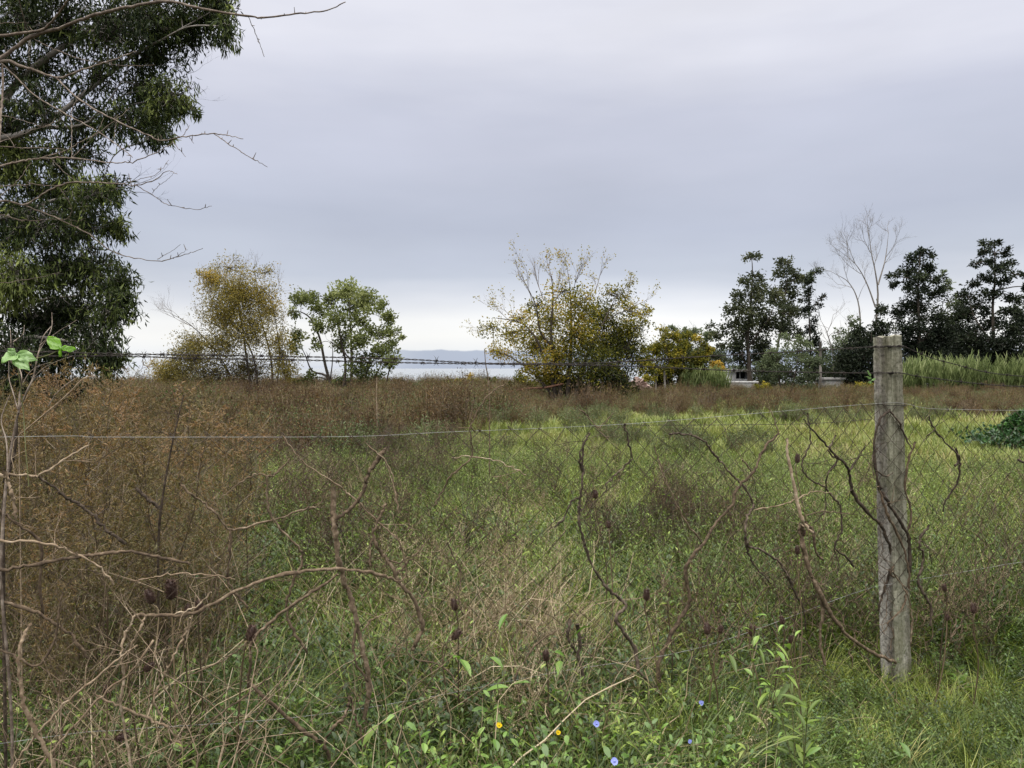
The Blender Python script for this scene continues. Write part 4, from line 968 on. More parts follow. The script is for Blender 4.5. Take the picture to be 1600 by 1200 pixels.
scatter("coarse_grass", pr['coarse'], "coarse long-bladed grass tufts arching among the weeds", "grass", X, Y, g.uniform(.5, 1.05, len(X)) * low_front(X, Y), 4, .2, 22)
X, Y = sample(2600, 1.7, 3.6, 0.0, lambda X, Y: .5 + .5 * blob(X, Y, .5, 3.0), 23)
scatter("shaded_grass", pr['shadeg'], "matted grass at the foot of the fence with shade put into its green", "grass", X, Y, g.uniform(.6, 1.1, len(X)) * low_front(X, Y), 4, .25, 23)
X, Y = sample(420, 1.9, 3.3, 0.0, lambda X, Y: (.15 + .85 * sm(430, 620, pix_x(X, Y)) * (1 - .7 * sm(1050, 1250, pix_x(X, Y)))) * sm(.3, .6, blob(X, Y, .35, 2.0)), 24)
scatter("oval_leaf_weeds", pr['bigl'], "bright oval-leaved weeds standing out of the dark grass along the bottom", "weeds", X, Y, g.uniform(.75, 1.15, len(X)) * low_front(X, Y), 5, .2, 24)
# mid field grass
X, Y = sample(9000, 8, 26, 0.0, lambda X, Y: .5 + .5 * blob(X, Y, 1.2), 3)
scatter("field_grass", pr['lawn'], "short bright green field grass in the middle distance", "grass", X, Y, g.uniform(.8, 1.5, len(X)), 4, .1, 3)
X, Y = sample(9000, 18, 66, 0.3, lambda X, Y: .6 + .4 * blob(X, Y, 3), 4)
scatter("far_grass", pr['far'], "far green grass between the brown scrub and trees", "grass", X, Y, g.uniform(.8, 1.4, len(X)), 4, .08, 4)
# weeds
X, Y = sample(5200, 2.2, 12, 0.2, lambda X, Y: (.15 + .85 * sm(.3, .7, blob(X, Y, .8, 2.0))) * (1 - .25 * featz(X, Y) * (Y > 3.2)), 5)
scatter("green_weeds", pr['weed'], "small-leaved green weeds among the grass beyond the fence", "weeds", X, Y, g.uniform(.6, 1.15, len(X)) * low_front(X, Y), 6, .15, 5)
X, Y = sample(1900, 1.9, 9, 0.0, lambda X, Y: sm(.45, .8, blob(X, Y, .5, 4.0)), 6)
scatter("fresh_weeds", pr['weedb'], "fresh light green leafy weeds low in the grass", "weeds", X, Y, g.uniform(.6, 1.1, len(X)) * low_front(X, Y), 4, .2, 6)
X, Y = sample(420, 2.0, 9, 0.0, lambda X, Y: sm(.45, .8, blob(X, Y, .6, 6.0)), 7)
scatter("broad_leaf_weeds", pr['ros'], "broad-leaved rosette weeds low in the grass", "weeds", X, Y, g.uniform(.4, .8, len(X)), 3, .2, 7)
X, Y = sample(2600, 4.2, 14, 0.2, lambda X, Y: sm(.25, .7, blob(X, Y, 1.2, 3.0)) * sm(380, 520, pix_x(X, Y)) * (1 - .85 * sm(9.0, 12, Y) * sm(700, 900, pix_x(X, Y))), 8)
scatter("upright_weeds", pr['tallg'], "upright green weeds in the middle of the field", "weeds", X, Y, g.uniform(.5, .95, len(X)) * low_front(X, Y), 4, .12, 8)
# dead stalks
X, Y = sample(1350, 3.3, 15, 0.3, lambda X, Y: (.06 + .94 * sm(.42, .78, blob(X, Y, .9, 5.0))) * (1 - .93 * sm(7.0, 9, Y) * sm(750, 950, pix_x(X, Y))) * (1 - .5 * sm(1000, 1300, pix_x(X, Y))), 9)
scatter("dead_weed_stalks", pr['dryw'], "dark brown dead weed stalks with small seed heads across the field", "dead weeds", X, Y, g.uniform(.5, 1.1, len(X)) * low_front(X, Y), 6, .15, 9)
X, Y = sample(330, 2.8, 10, 0.1, lambda X, Y: .22 * sm(.4, .75, blob(X, Y, .8, 7.5)) + .9 * np.exp(-((pix_x(X, Y) - 760) / 110) ** 2 - ((Y - 4.2) / 1.4) ** 2), 10)
scatter("tan_weed_stalks", pr['dryt'], "pale tan dead weed stalks in loose patches", "dead weeds", X, Y, g.uniform(.65, 1.1, len(X)) * low_front(X, Y), 4, .2, 10)
X, Y = sample(400, 2.3, 7, 0.0, lambda X, Y: .01 + .75 * np.exp(-((pix_x(X, Y) - 760) / 130) ** 2 - ((Y - 3.9) / 1.3) ** 2) + .75 * (1 - sm(100, 420, pix_x(X, Y))) * sm(.35, .7, blob(X, Y, .4, 1.0)), 11)
scatter("straw_tangle", pr['tang'], "curly dry straw and fine twigs tangled in the undergrowth", "straw", X, Y, g.uniform(.7, 1.4, len(X)), 4, .3, 11)
# long dead canes and forked twigs leaning in the lower left
def cane_set():
    g = np.random.default_rng(55); mb1 = MB(); mb2 = MB(); L1 = []; L2 = []
    for i in range(150):
        Yc = g.uniform(2.0, 3.6); q = g.uniform(-120, 300) if g.random() < .75 else g.uniform(300, 650); x = (q - 800) / FPX * Yc
        d = np.array([g.normal() * .9, g.normal() * .3, abs(g.normal()) * .6 + .35])
        F = fractal(np.array([x, Yc, 0.02]), d, g.uniform(.35, .8), g.uniform(.0012, .0032), int(g.integers(0, 3)), g, spread=.45, up=-.05, ratio=.6, kids=(1, 3), wob=.12)
        (L1 if g.random() < .55 else L2).extend(F)
    add_paths(mb1, L1, M['vine_tan'], n=4); add_paths(mb2, L2, M['vine_mid'], n=4)
    put(mb1.build("tan_twigs"), "countless thin tan dead canes leaning in the lower left undergrowth", "dead twigs", kind="stuff")
    put(mb2.build("brown_twigs"), "countless thin brown dead canes tangled in the lower left undergrowth", "dead twigs", kind="stuff")
cane_set()
# feathery brown weeds on the left
X, Y = sample(330, 3.0, 9.5, 0.2, lambda X, Y: featz(X, Y) * (.35 + .65 * blob(X, Y, .5, 1.0)), 12, margin=.6)
scatter("feathery_weeds", pr['feat'], "tall feathery orange-brown weeds crowding the left side behind the fence", "weeds", X, Y, g.uniform(.55, 1.12, len(X)) * (1 - .15 * sm(250, 450, pix_x(X, Y))), 5, .1, 12)
# brown scrub band
def bmask(X, Y):
    q = pix_x(X, Y)
    near = np.where(q < 330, 9.0, 9.0 + (q - 330) * .024); near = np.minimum(near, 24.0) + 2.5 * (blob(X, Y, 2.0, .4) - .5)
    m = sm(-1.5, 1.5, Y - near)
    return m * (.25 + .75 * sm(.25, .65, blob(X, Y, 2.4, 2.2)))
X, Y = sample(4700, 8.5, 62, 0.35, bmask, 13, wide=.75)
scatter("brown_scrub", pr['brush'], "band of waist-high reddish brown dead scrub along the far side of the field", "scrub", X, Y, (g.uniform(.42, 1.08, len(X)) + .35 * (g.random(len(X)) < .06)) * (1.02 - .30 * sm(700, 1000, pix_x(X, Y))) * (.8 + .4 * blob(X, Y, 1.6, 3.3)), 5, .12, 13)
X, Y = sample(2600, 9, 62, 0.4, lambda X, Y: sm(12, 22, Y + 6 * blob(X, Y, 3) - .008 * (pix_x(X, Y) - 600)) * sm(.38, .62, blob(X, Y, 2.2, 5.1)), 14, wide=.75)
scatter("green_scrub", pr['brushg'], "grey-green scrub patches between the brown scrub", "scrub", X, Y, g.uniform(.5, .95, len(X)) * (1.0 - .28 * sm(700, 1000, pix_x(X, Y))), 4, .12, 14)
# ------------------------------------------------------------------ fence
P0 = np.array([0.0, 3.141, 0.0]); PP = np.array([1.825, 3.9, 0.0])
FD = PP - P0; FD = FD / np.linalg.norm(FD)
FN = np.array([FD[1], -FD[0], 0.0])            # towards the camera
CAMP = np.array([0, 0, CAM_H])
def at_fence(px, py, off=0.0):
    d = ray(px, py); o = P0 + FN * off
    t = np.dot(o - CAMP, FN) / np.dot(d, FN)
    return CAMP + d * t
def fs(p): return float(np.dot(p - P0, FD))
def fp(s, h, off=0.0): return P0 + FD * s + np.array([0, 0, 1.0]) * h + FN * off

root = empty("wire_fence", tuple(PP), "sagging chain-link and barbed wire fence with one weathered concrete post", "fence")
tops = [(-60, 683), (0, 683), (300, 683), (550, 682), (700, 675), (850, 670), (1000, 663), (1180, 650), (1363, 633), (1409, 631), (1450, 638), (1520, 640), (1600, 641), (1700, 642)]
TS = np.array([fs(at_fence(*p)) for p in tops]); TH = np.array([at_fence(*p)[2] for p in tops])
S0, S1 = -4.4, 5.2
def top_h(s): return np.interp(s, TS, TH)
def mesh_off(s, h):
    return .018 * np.sin(s * 3.1 + h * 2) + .014 * np.sin(h * 7 + s * 1.3) * (1 - np.clip(h / 1.4, 0, 1)) + .006 * np.sin(s * 17 + h * 9)
A = .122; HB = .107
cols = int((S1 - S0) / (A / 2))
rows = 13
g = np.random.default_rng(31)
mw_ = MB(); Ps = []
for i in range(cols):
    s0 = S0 + i * A / 2
    K = rows * 2 + 1
    k = np.arange(K)
    par = (k + i) % 2
    s = s0 + np.where(par == 0, 0, A / 2) + 0.0
    th = top_h(s)
    # distort the weave: leaning and sagging, more so near the vines
    s = s + .016 * np.sin(k * .35 + s0 * 2.2) + .02 * np.sin(s0 * 1.1 + k * .12) * (k / K) + g.normal(size=K) * .0045
    h = th - k / (K - 1) * (th - .02) + g.normal(size=K) * .004 - .016 * np.sin(s0 * 4.1) * np.sin(k * .25)
    p = P0[None] + FD[None] * s[:, None] + np.array([0, 0, 1.0])[None] * h[:, None] + FN[None] * (mesh_off(s, h) + np.where(par == 0, .0012, -.0012))[:, None]
    Ps.append(p)
rw = np.interp(np.array([fs(p[0]) for p in Ps]), [-1.5, 0, 1.2], [.0012, .0015, .0018])[:, None] * np.ones((1, rows * 2 + 1))
tubes(mw_, np.array(Ps), rw, M['mesh_wire'], n=4, tint=.4)
# bent-over ends of the pickets along the top
hk = []
for i in range(cols):
    a_ = Ps[i][0]; b_ = Ps[i][1]
    d_ = (a_ - b_); d_ = d_ / np.linalg.norm(d_)
    if (i % 2) == 0: hk.append([a_, a_ + d_ * .018, a_ + d_ * .02 + FD * .006, a_ - d_ * .03 + FD * .012])
tubes(mw_, np.array(hk), .0014, M['mesh_wire'], n=3, tint=.4)
put(mw_.build("wire_mesh", root), kind="stuff")

def wire_obj(name, pts, r, mat, off=0.004, per=14, parent=root, ext=True):
    P = [at_fence(x, y, off) for x, y in pts]
    if ext:
        e0 = P[0] + (P[0] - P[1]) / np.linalg.norm(P[0] - P[1]) * 1.8; e1 = P[-1] + (P[-1] - P[-2]) / np.linalg.norm(P[-1] - P[-2]) * 1.5
        e0[2] = P[0][2] + .01; e1[2] = P[-1][2] - .02
        P = [e0] + P + [e1]
    P = smooth_path(P, per)
    m_ = MB(); tubes(m_, P, r, mat, n=4, tint=.6)
    return m_, P
m_, _ = wire_obj("t", [(0, 683), (150, 683), (300, 683), (550, 682), (700, 675), (850, 669), (1000, 661), (1180, 646), (1363, 631), (1409, 630), (1450, 638), (1520, 640), (1600, 641)], .0008, M['wire_light'])
m_.build("tension_wire", root)
m_, _ = wire_obj("t", [(0, 1162), (200, 1140), (450, 1122), (650, 1093), (870, 1050), (1100, 1010), (1340, 925), (1409, 910), (1550, 886), (1600, 878)], .0009, M['wire_light'])
m_.build("tension_wire", root)
m_, _ = wire_obj("t", [(977, 664), (1100, 664), (1260, 662), (1363, 655)], .0013, M['wire'], off=-.01, ext=False)
m_.build("tension_wire", root)

barbed = [[(0, 549), (100, 551), (180, 553), (330, 555), (445, 557), (560, 559), (650, 562), (700, 565), (780, 568), (860, 568), (940, 567), (1100, 557), (1250, 549), (1363, 542), (1409, 541), (1430, 549), (1480, 566), (1600, 588)],
          [(0, 556), (180, 556), (300, 560), (445, 562), (560, 565), (650, 567), (780, 569), (870, 570), (980, 572), (1150, 579), (1280, 582), (1363, 583), (1409, 583), (1450, 590), (1600, 604)]]
for bi, pts in enumerate(barbed):
    _, P = wire_obj("b", pts, .001, M['wire'], off=.002 + .01 * bi, per=40)
    L = np.concatenate([[0], np.cumsum(np.linalg.norm(np.diff(P, axis=0), axis=1))])
    ss = np.arange(0, L[-1], .011)
    C = np.stack([np.interp(ss, L, P[:, j]) for j in range(3)], -1)
    ph = ss / .055 * 2 * math.pi
    up = np.array([0, 0, 1.0])
    mb_ = MB()
    for k in (0, math.pi):
        Q = C + FN * (np.cos(ph + k) * .0021)[:, None] + up * (np.sin(ph + k) * .0021)[:, None]
        tubes(mb_, Q, .0013, M['wire'], n=4, tint=.3)
    w_ob = mb_.build("barbed_wire", root)
    # barbs: one wrapped four-point barb, copied along the strand
    bm_ = MB()
    sgn = ((1, 1), (-1, 1), (1, -1), (-1, -1))
    for a1, b1 in sgn:
        tubes(bm_, np.array([[0, 0, 0], [.004 * a1, .004, .012 * b1], [.008 * a1, .007 * a1, .019 * b1]]), np.array([.0013, .0011, .0003]), M['wire'], n=3, tint=.3)
    wr = np.linspace(0, 4 * math.pi, 22)
    tubes(bm_, np.stack([np.linspace(-.006, .006, 22), np.cos(wr) * .0042, np.sin(wr) * .0042], -1), .0014, M['wire'], n=4, tint=.3)
    bme = bm_.mesh("barb")
    mm_ = 0
    for sb in np.arange(.1 + .05 * bi, L[-1], .158):
        c = np.array([np.interp(sb, L, P[:, j]) for j in range(3)])
        if not (-1.9 < fs(c) < 3.0): continue
        bo = bpy.data.objects.new("barb", bme); COL.objects.link(bo); bo.parent = w_ob
        bo.location = tuple(c - np.array(root.location)); bo.rotation_euler = (float(g.uniform(0, 6.28)), 0, math.atan2(FD[1], FD[0]))

# concrete post -------------------------------------------------------------
def concrete_mat():
    m, n, l = nodes_of("mossy_old_concrete")
    o = n.new("ShaderNodeOutputMaterial"); p = n.new("ShaderNodeBsdfPrincipled"); p.inputs["Roughness"].default_value = .95; p.inputs["Specular IOR Level"].default_value = .15
    t = n.new("ShaderNodeTexCoord")
    def noise(s, d, stretch=(1, 1, 1)):
        mp = n.new("ShaderNodeMapping"); mp.inputs["Scale"].default_value = stretch; l.new(t.outputs["Object"], mp.inputs[0])
        x = n.new("ShaderNodeTexNoise"); x.inputs["Scale"].default_value = s; x.inputs["Detail"].default_value = d; x.inputs["Roughness"].default_value = .65; l.new(mp.outputs[0], x.inputs[0]); return x.outputs[0]
    a = noise(7, 8, (1, 1, .22)); b = noise(60, 6); c = noise(11, 5, (1, 1, .5)); e = noise(170, 3)
    r = ramp_node(n, [(.32, (.10, .09, .075)), (.42, (.26, .24, .21)), (.55, (.43, .405, .36)), (.72, (.56, .535, .49))]); l.new(a, r.inputs[0])
    r2 = ramp_node(n, [(.35, (.42, .42, .42)), (.52, (.95, .95, .95)), (.7, (1.2, 1.2, 1.18))]); l.new(b, r2.inputs[0])
    mm = n.new("ShaderNodeMix"); mm.data_type = 'RGBA'; mm.blend_type = 'MULTIPLY'; mm.inputs[0].default_value = 1
    l.new(r.outputs[0], mm.inputs[6]); l.new(r2.outputs[0], mm.inputs[7])
    # moss and lichen: grows on the fence-facing side (vertex tint) in blotches
    at_ = n.new("ShaderNodeAttribute"); at_.attribute_name = "tint"
    ms = n.new("ShaderNodeMath"); ms.operation = 'MULTIPLY_ADD'; ms.inputs[1].default_value = .55; l.new(at_.outputs["Fac"], ms.inputs[0]); l.new(c, ms.inputs[2])
    rm = ramp_node(n, [(.66, (0, 0, 0)), (.88, (1, 1, 1))]); l.new(ms.outputs[0], rm.inputs[0])
    mf = n.new("ShaderNodeMath"); mf.operation = 'MULTIPLY'; mf.inputs[1].default_value = .42; l.new(rm.outputs[0], mf.inputs[0])
    m2 = n.new("ShaderNodeMix"); m2.data_type = 'RGBA'; l.new(mf.outputs[0], m2.inputs[0]); l.new(mm.outputs[2], m2.inputs[6]); m2.inputs[7].default_value = (.16, .175, .075, 1)
    # dark run-off streaks down the faces
    st_ = noise(16, 4, (1, 1, .06)); rs = ramp_node(n, [(.40, (.38, .36, .33)), (.54, (1, 1, 1))]); l.new(st_, rs.inputs[0])
    ms2 = n.new("ShaderNodeMix"); ms2.data_type = 'RGBA'; ms2.blend_type = 'MULTIPLY'; ms2.inputs[0].default_value = .75; l.new(m2.outputs[2], ms2.inputs[6]); l.new(rs.outputs[0], ms2.inputs[7]); m2 = ms2
    # pits
    rp = ramp_node(n, [(.30, (.35, .33, .3)), (.40, (1, 1, 1))]); l.new(e, rp.inputs[0])
    m3 = n.new("ShaderNodeMix"); m3.data_type = 'RGBA'; m3.blend_type = 'MULTIPLY'; m3.inputs[0].default_value = .8; l.new(m2.outputs[2], m3.inputs[6]); l.new(rp.outputs[0], m3.inputs[7])
    l.new(m3.outputs[2], p.inputs["Base Color"])
    bp = n.new("ShaderNodeBump"); bp.inputs["Strength"].default_value = .9; bp.inputs["Distance"].default_value = .004; l.new(b, bp.inputs["Height"])
    l.new(bp.outputs[0], p.inputs["Normal"]); l.new(p.outputs[0], o.inputs[0]); return m
conc = concrete_mat()
H0 = .049          # half side
c_top = at(1386, 522, 3.97); c_bot = at(1401, 1088, 3.97)
ntheta = []
# cross section (fence-aligned square, chamfered; a shallow groove runs beside the corner that faces the camera)
def sq():
    h = H0; c = .007; pts = []
    pts += [(-h + c, h, .9), (-h + .016, h, .95), (-h + .019, h - .004, .8), (-h + .024, h, 1.0), (0.0, h, .9), (h - c, h, .8), (h, h - c, .6)]
    pts += [(h, 0, .4), (h, -h + c, .4), (h - c, -h, .4), (0, -h, .4), (-h + c, -h, .4), (-h, -h + c, .3), (-h, -.02, .2), (-h, .015, .25), (-h, h - .022, .45), (-h + .003, h - .017, .7), (-h, h - .012, .7), (-h, h - c, .8)]
    return pts
cs = sq(); nc = len(cs); nz_ = 90
zs = np.linspace(-.15, 1, nz_)
V = []; TT = []
gg = np.random.default_rng(5)
ph = gg.uniform(0, 6.28, (6, nc))
for i, z in enumerate(np.linspace(0, 1, nz_)):
    cen = c_bot * (1 - z) + c_top * z
    if z == 0: cen = cen + (c_bot - c_top) * .12
    sc_ = 1.09 - .09 * z
    for j, (u_, v_, tn) in enumerate(cs):
        chip = .0005 * math.sin(z * 61 + ph[0, j]) + .0005 * math.sin(z * 143 + ph[1, j]) + gg.normal() * .0004
        if max(abs(u_), abs(v_)) * 2 + min(abs(u_), abs(v_)) > H0 * 2.7: chip -= max(0, gg.normal() - .8) * .0022
        u2, v2 = u_ * sc_ * (1 + chip / .05), v_ * sc_ * (1 + chip / .05)
        zz_ = cen[2]
        if i == nz_ - 1: zz_ += -.012 + .11 * (u_) + .02 * math.sin(j * 2.1) * .3
        p = np.array([cen[0], cen[1], 0]) + FD * u2 + FN * v2; p[2] = zz_
        V.append(p); TT.append(tn + .25 * (z > .55) * 1 - .1)
V = np.array(V)
idx = np.arange(nz_ * nc).reshape(nz_, nc)
Q = np.stack([idx[:-1], np.roll(idx, -1, 1)[:-1], np.roll(idx, -1, 1)[1:], idx[1:]], -1).reshape(-1, 4)
pm = MB()
topc = V[-nc:].mean(0) + [0, 0, .001]
V2 = np.vstack([V, topc]); tr = [[idx[-1, j], idx[-1, (j + 1) % nc], nz_ * nc] for j in range(nc)]
pm.add(V2, conc, quads=Q, tris=tr, tint=np.array(TT + [.6]))
post = pm.build("post", root, smooth=False); post["label"] = "square weathered concrete post with moss on its right face"
# bolt hole in the left face
hc = at(1374, 574, 3.97)
def post_c(z_):
    f = (z_ - c_bot[2]) / (c_top[2] - c_bot[2]); return c_bot * (1 - f) + c_top * f
hm = MB(); zc = hc[2]; cpt = post_c(zc)
pc = cpt + FD * (-H0 * 1.03) + FN * .018; pc[2] = zc
tubes(hm, np.array([pc - FD * .0015, pc + FD * .006]), .0045, M['hole'], n=8, cap=True)
ho = hm.build("bolt_hole", post)
ho.location = (0, 0, 0)
# wires tied round the post
for py in (542, 583, 633):
    z_ = at(1386, py, 3.97)[2]; cpt = post_c(z_); e = H0 * 1.13
    ring = []
    for (u_, v_) in ((-e, e), (0, e + .002), (e, e), (e + .001, 0), (e, -e), (0, -e), (-e, -e), (-e - .002, 0), (-e, e)):
        p = cpt + FD * u_ + FN * v_; p[2] = z_ + .006 * math.sin(u_ * 60 + v_ * 31 + py); ring.append(p)
    tm = MB(); tubes(tm, np.array(ring), .002, M['wire'], n=5, tint=.1)
    if py < 600:
        k = cpt + FD * (-e) + FN * e; k[2] = z_
        a_ = np.linspace(0, 6 * math.pi, 26)
        tubes(tm, k + FD * np.linspace(-.004, .022, 26)[:, None] + FN * (np.cos(a_) * .005)[:, None] + np.array([0, 0, 1.0]) * (np.sin(a_) * .005)[:, None], .0018, M['wire'], n=4, tint=.1)
    tm.build("tie_wire", root)

# ------------------------------------------------------------------ dead vines and stems, each a thing
def lumpy(P, r0, r1, g, amp=.22):
    K = len(P); r = np.linspace(r0, r1, K); n_ = g.normal(size=K); n_ = np.convolve(n_, [.25, .5, .25], 'same')
    return r * (1 + amp * n_)
def stem_path(pts, off, g, jit=.0045, per=6, wander=.02):
    offs = off + np.cumsum(g.normal(size=len(pts))) * wander * .5
    P = np.array([at_fence(x, y, o) for (x, y), o in zip(pts, offs)])
    P = smooth_path(P, per)
    P[1:-1] += g.normal(size=(len(P) - 2, 3)) * jit * .5
    return P
def dead_stem(name, label, cat, lines, mat, group=None, seed=0, twigs=0, ground=False):
    """lines: [(pts, r0 mm, r1 mm, off)]; first is the main stem, others are side branches"""
    g = np.random.default_rng(seed + 500)
    mb0 = None; first = None
    base = None
    allp = []
    for i, (pts, r0, r1, off) in enumerate(lines):
        P = stem_path(pts, off, g)
        if i == 0 and ground:
            e = P[-1].copy()
            for _ in range(8):
                if e[2] <= .02: break
                e = e + np.array([g.normal() * .02, g.normal() * .02 + .01, -.12]); P = np.vstack([P, e])
            P[-1, 2] = min(P[-1, 2], 0.0)
        allp.append((P, lumpy(P, r0 / 1000, r1 / 1000, g)))
    loc = allp[0][0][np.argmin(allp[0][0][:, 2])]
    rt = empty(name, loc, label, cat, group)
    for i, (P, r) in enumerate(allp):
        m_ = MB(); tubes(m_, P, r, mat, n=7, cap=True, tint=g.uniform(.35, .65))
        if i == 0 or True:
            nt = twigs if i == 0 else twigs // 2
            for k in range(nt):
                q = P[g.integers(2, len(P) - 1)]; F = fractal(q, g.normal(size=3) + [0, 0, .3], g.uniform(.05, .16), .0016, 1, g, spread=.6)
                add_paths(m_, F, mat, n=3)
        m_.build("stem" if i == 0 else "branch", rt)
    return rt
VD, VT, VM = M['vine_dark'], M['vine_tan'], M['vine_mid']
G1 = "dead vines twisted through the fence"
dead_stem("dead_vine", "dark vine twining down the middle of the concrete post", "vine", [
    ([(1390, 640), (1376, 655), (1367, 680), (1366, 710), (1372, 750), (1382, 775), (1400, 805), (1417, 832), (1422, 860), (1421, 895)], 5, 9, .03),
    ([(1390, 642), (1405, 660), (1415, 685), (1425, 702)], 5, 3, .025), ([(1368, 735), (1385, 745), (1395, 738)], 4, 2.5, .03), ([(1366, 745), (1362, 720), (1372, 700)], 3, 2, .03)], VD, G1, 1, 3)
dead_stem("dead_vine", "vine crossing from the left onto the post and looping down its face", "vine", [
    ([(1330, 765), (1342, 785), (1362, 807), (1376, 820), (1386, 842), (1394, 870), (1390, 895), (1378, 930), (1372, 955)], 9, 5, .035),
    ([(1330, 765), (1327, 740), (1322, 727), (1306, 712), (1292, 697), (1270, 672), (1255, 655)], 8, 3, .03), ([(1327, 735), (1337, 720), (1345, 708), (1353, 692)], 5, 2, .03)], VD, G1, 2, 4)
dead_stem("dead_vine", "lighter brown vine crossing the post diagonally below its middle", "vine", [
    ([(1430, 690), (1420, 720), (1414, 760), (1424, 800), (1417, 835), (1402, 870), (1392, 895), (1402, 908), (1416, 925), (1410, 950), (1386, 975)], 6, 4, .04),
    ([(1395, 893), (1418, 930), (1424, 960), (1423, 1010)], 4, 3, .03), ([(1372, 760), (1385, 800), (1405, 840), (1418, 880), (1421, 920)], 6, 5, .035)], VM, G1, 3, 2)
dead_stem("dead_vine", "wavy black vine hanging in the mesh right of the post", "vine", [
    ([(1452, 650), (1453, 658), (1462, 672), (1470, 683), (1482, 697), (1498, 712), (1497, 722), (1492, 728)], 4, 5, .02),
    ([(1462, 670), (1450, 680), (1442, 690)], 3, 2, .02)], VD, G1, 4, 1)
dead_stem("dead_vine", "short curved dark vine ending in a pale torn tip right of the post", "vine", [
    ([(1493, 700), (1499, 722), (1499, 742), (1491, 762), (1478, 780), (1474, 800)], 6, 4, .02)], VD, G1, 41, 2)
dead_stem("dead_vine", "lower snaking dark vine just right of the post", "vine", [
    ([(1452, 820), (1440, 838), (1437, 852), (1443, 872), (1436, 898), (1437, 915), (1446, 932), (1455, 950), (1453, 978)], 5, 7, .04),
    ([(1440, 845), (1452, 860), (1456, 880)], 3, 2, .05)], VD, G1, 5, 2)
dead_stem("dead_vine", "stub of dark vine at the right edge with a pale broken end", "vine", [([(1590, 718), (1597, 722), (1610, 730), (1640, 750)], 5, 8, .02), ([(1594, 722), (1593, 712), (1591, 705)], 3, 2, .02)], VD, G1, 6)
dead_stem("bare_branch", "pale smooth branch standing upright left of the post with a dark lower end", "branch", [
    ([(1230, 685), (1231, 710), (1241, 760), (1251, 805), (1258, 820), (1270, 832)], 5, 8, .06), ], VT, None, 7)
dead_stem("dead_vine", "thick vine sweeping from the pale branch down to the foot of the post", "vine", [
    ([(1255, 820), (1252, 840), (1260, 875), (1268, 900), (1280, 925), (1300, 962), (1330, 997), (1365, 1020), (1400, 1036)], 11, 8, .07),
    ([(1258, 815), (1270, 832), (1276, 862), (1286, 875)], 8, 5, .06), ([(1283, 930), (1286, 955), (1281, 985), (1283, 1015), (1290, 1040)], 9, 6, .07), ([(1268, 900), (1287, 930), (1296, 955)], 4, 3, .08), ([(1253, 842), (1248, 830), (1249, 815)], 6, 4, .06)], VM, G1, 8, 5)
dead_stem("dry_twig", "thin tan twig lying across the mesh left of the pale upright branch", "twig", [([(1178, 797), (1207, 792), (1240, 782), (1265, 770), (1282, 768), (1300, 771)], 3, 2.2, .05)], VT, None, 9)
dead_stem("dry_twig", "thin reddish twig lying below the tan one across the mesh", "twig", [([(1258, 806), (1285, 799), (1310, 801), (1337, 804)], 2.5, 2, .06)], VM, None, 10)
dead_stem("dead_vine", "long arching black vine right of centre with a hooked tip", "vine", [
    ([(1045, 678), (1068, 679), (1085, 681), (1102, 692), (1113, 707), (1125, 720), (1140, 738), (1155, 752), (1167, 767), (1177, 790), (1167, 810), (1165, 840), (1172, 855), (1185, 858), (1210, 872), (1228, 895), (1238, 915)], 4, 6, .03),
    ([(1165, 838), (1168, 860), (1178, 882), (1192, 898), (1205, 912)], 6, 3, .03), ([(1228, 893), (1242, 925), (1255, 952), (1260, 987)], 6, 4, .04), ([(1052, 678), (1051, 672)], 3, 2, .03)], VD, G1, 11, 3)
dead_stem("dead_vine", "vine slanting from upper right to lower left across the arching black vine", "vine", [
    ([(1217, 677), (1197, 697), (1187, 715), (1180, 735), (1160, 755), (1148, 770), (1145, 787), (1130, 805), (1112, 827), (1099, 850), (1080, 870), (1072, 894), (1077, 937), (1071, 955), (1054, 981), (1039, 1013), (1028, 1037)], 5, 9, .05),
    ([(1160, 718), (1168, 728), (1174, 737)], 4, 3, .05), ([(1217, 677), (1208, 650), (1200, 630)], 3, 1.5, .05)], VM, G1, 12, 5, True)
dead_stem("dead_vine", "S-shaped dark vine between the pale branch and the post", "vine", [
    ([(1262, 645), (1265, 670), (1267, 695), (1257, 712), (1254, 735), (1270, 752), (1290, 762), (1300, 777), (1312, 790), (1315, 827), (1304, 855), (1322, 870), (1334, 885)], 3, 5, .02),
    ([(1306, 680), (1295, 705), (1308, 720), (1293, 742), (1290, 765), (1290, 795), (1272, 817)], 4, 3, .03), ([(1304, 855), (1310, 880), (1308, 900)], 4, 2.5, .03), ([(1308, 720), (1298, 735)], 5, 4, .03)], VD, G1, 13, 4)
dead_stem("dead_vine", "thin vine trailing down the mesh from right of centre top to the slanting vine", "vine", [
    ([(1022, 697), (1030, 720), (1042, 755), (1057, 790), (1075, 820), (1098, 850)], 2.5, 4, .02)], VM, G1, 14, 2)
dead_stem("dead_vine", "short dark vine hooked over the mesh top and bending left at centre", "vine", [
    ([(977, 662), (982, 690), (987, 718), (972, 732), (952, 752), (942, 772)], 4.5, 2.5, .03)], VD, G1, 15, 1)
dead_stem("dead_vine", "central black vine dropping from the mesh top and zigzagging to the ground", "vine", [
    ([(920, 677), (912, 695), (910, 720), (911, 745), (907, 775), (905, 795), (906, 820), (914, 850), (925, 882), (938, 905), (952, 923), (976, 943), (975, 952), (962, 967), (975, 987), (993, 1016), (998, 1048), (1022, 1072), (1035, 1094)], 4, 8, .04),
    ([(907, 776), (892, 785), (882, 807), (866, 825)], 5, 3, .05), ([(912, 740), (906, 712), (914, 690), (922, 676)], 6, 3, .045), ([(908, 800), (920, 780), (928, 762)], 3, 2, .04)], VD, G1, 16, 5, True)
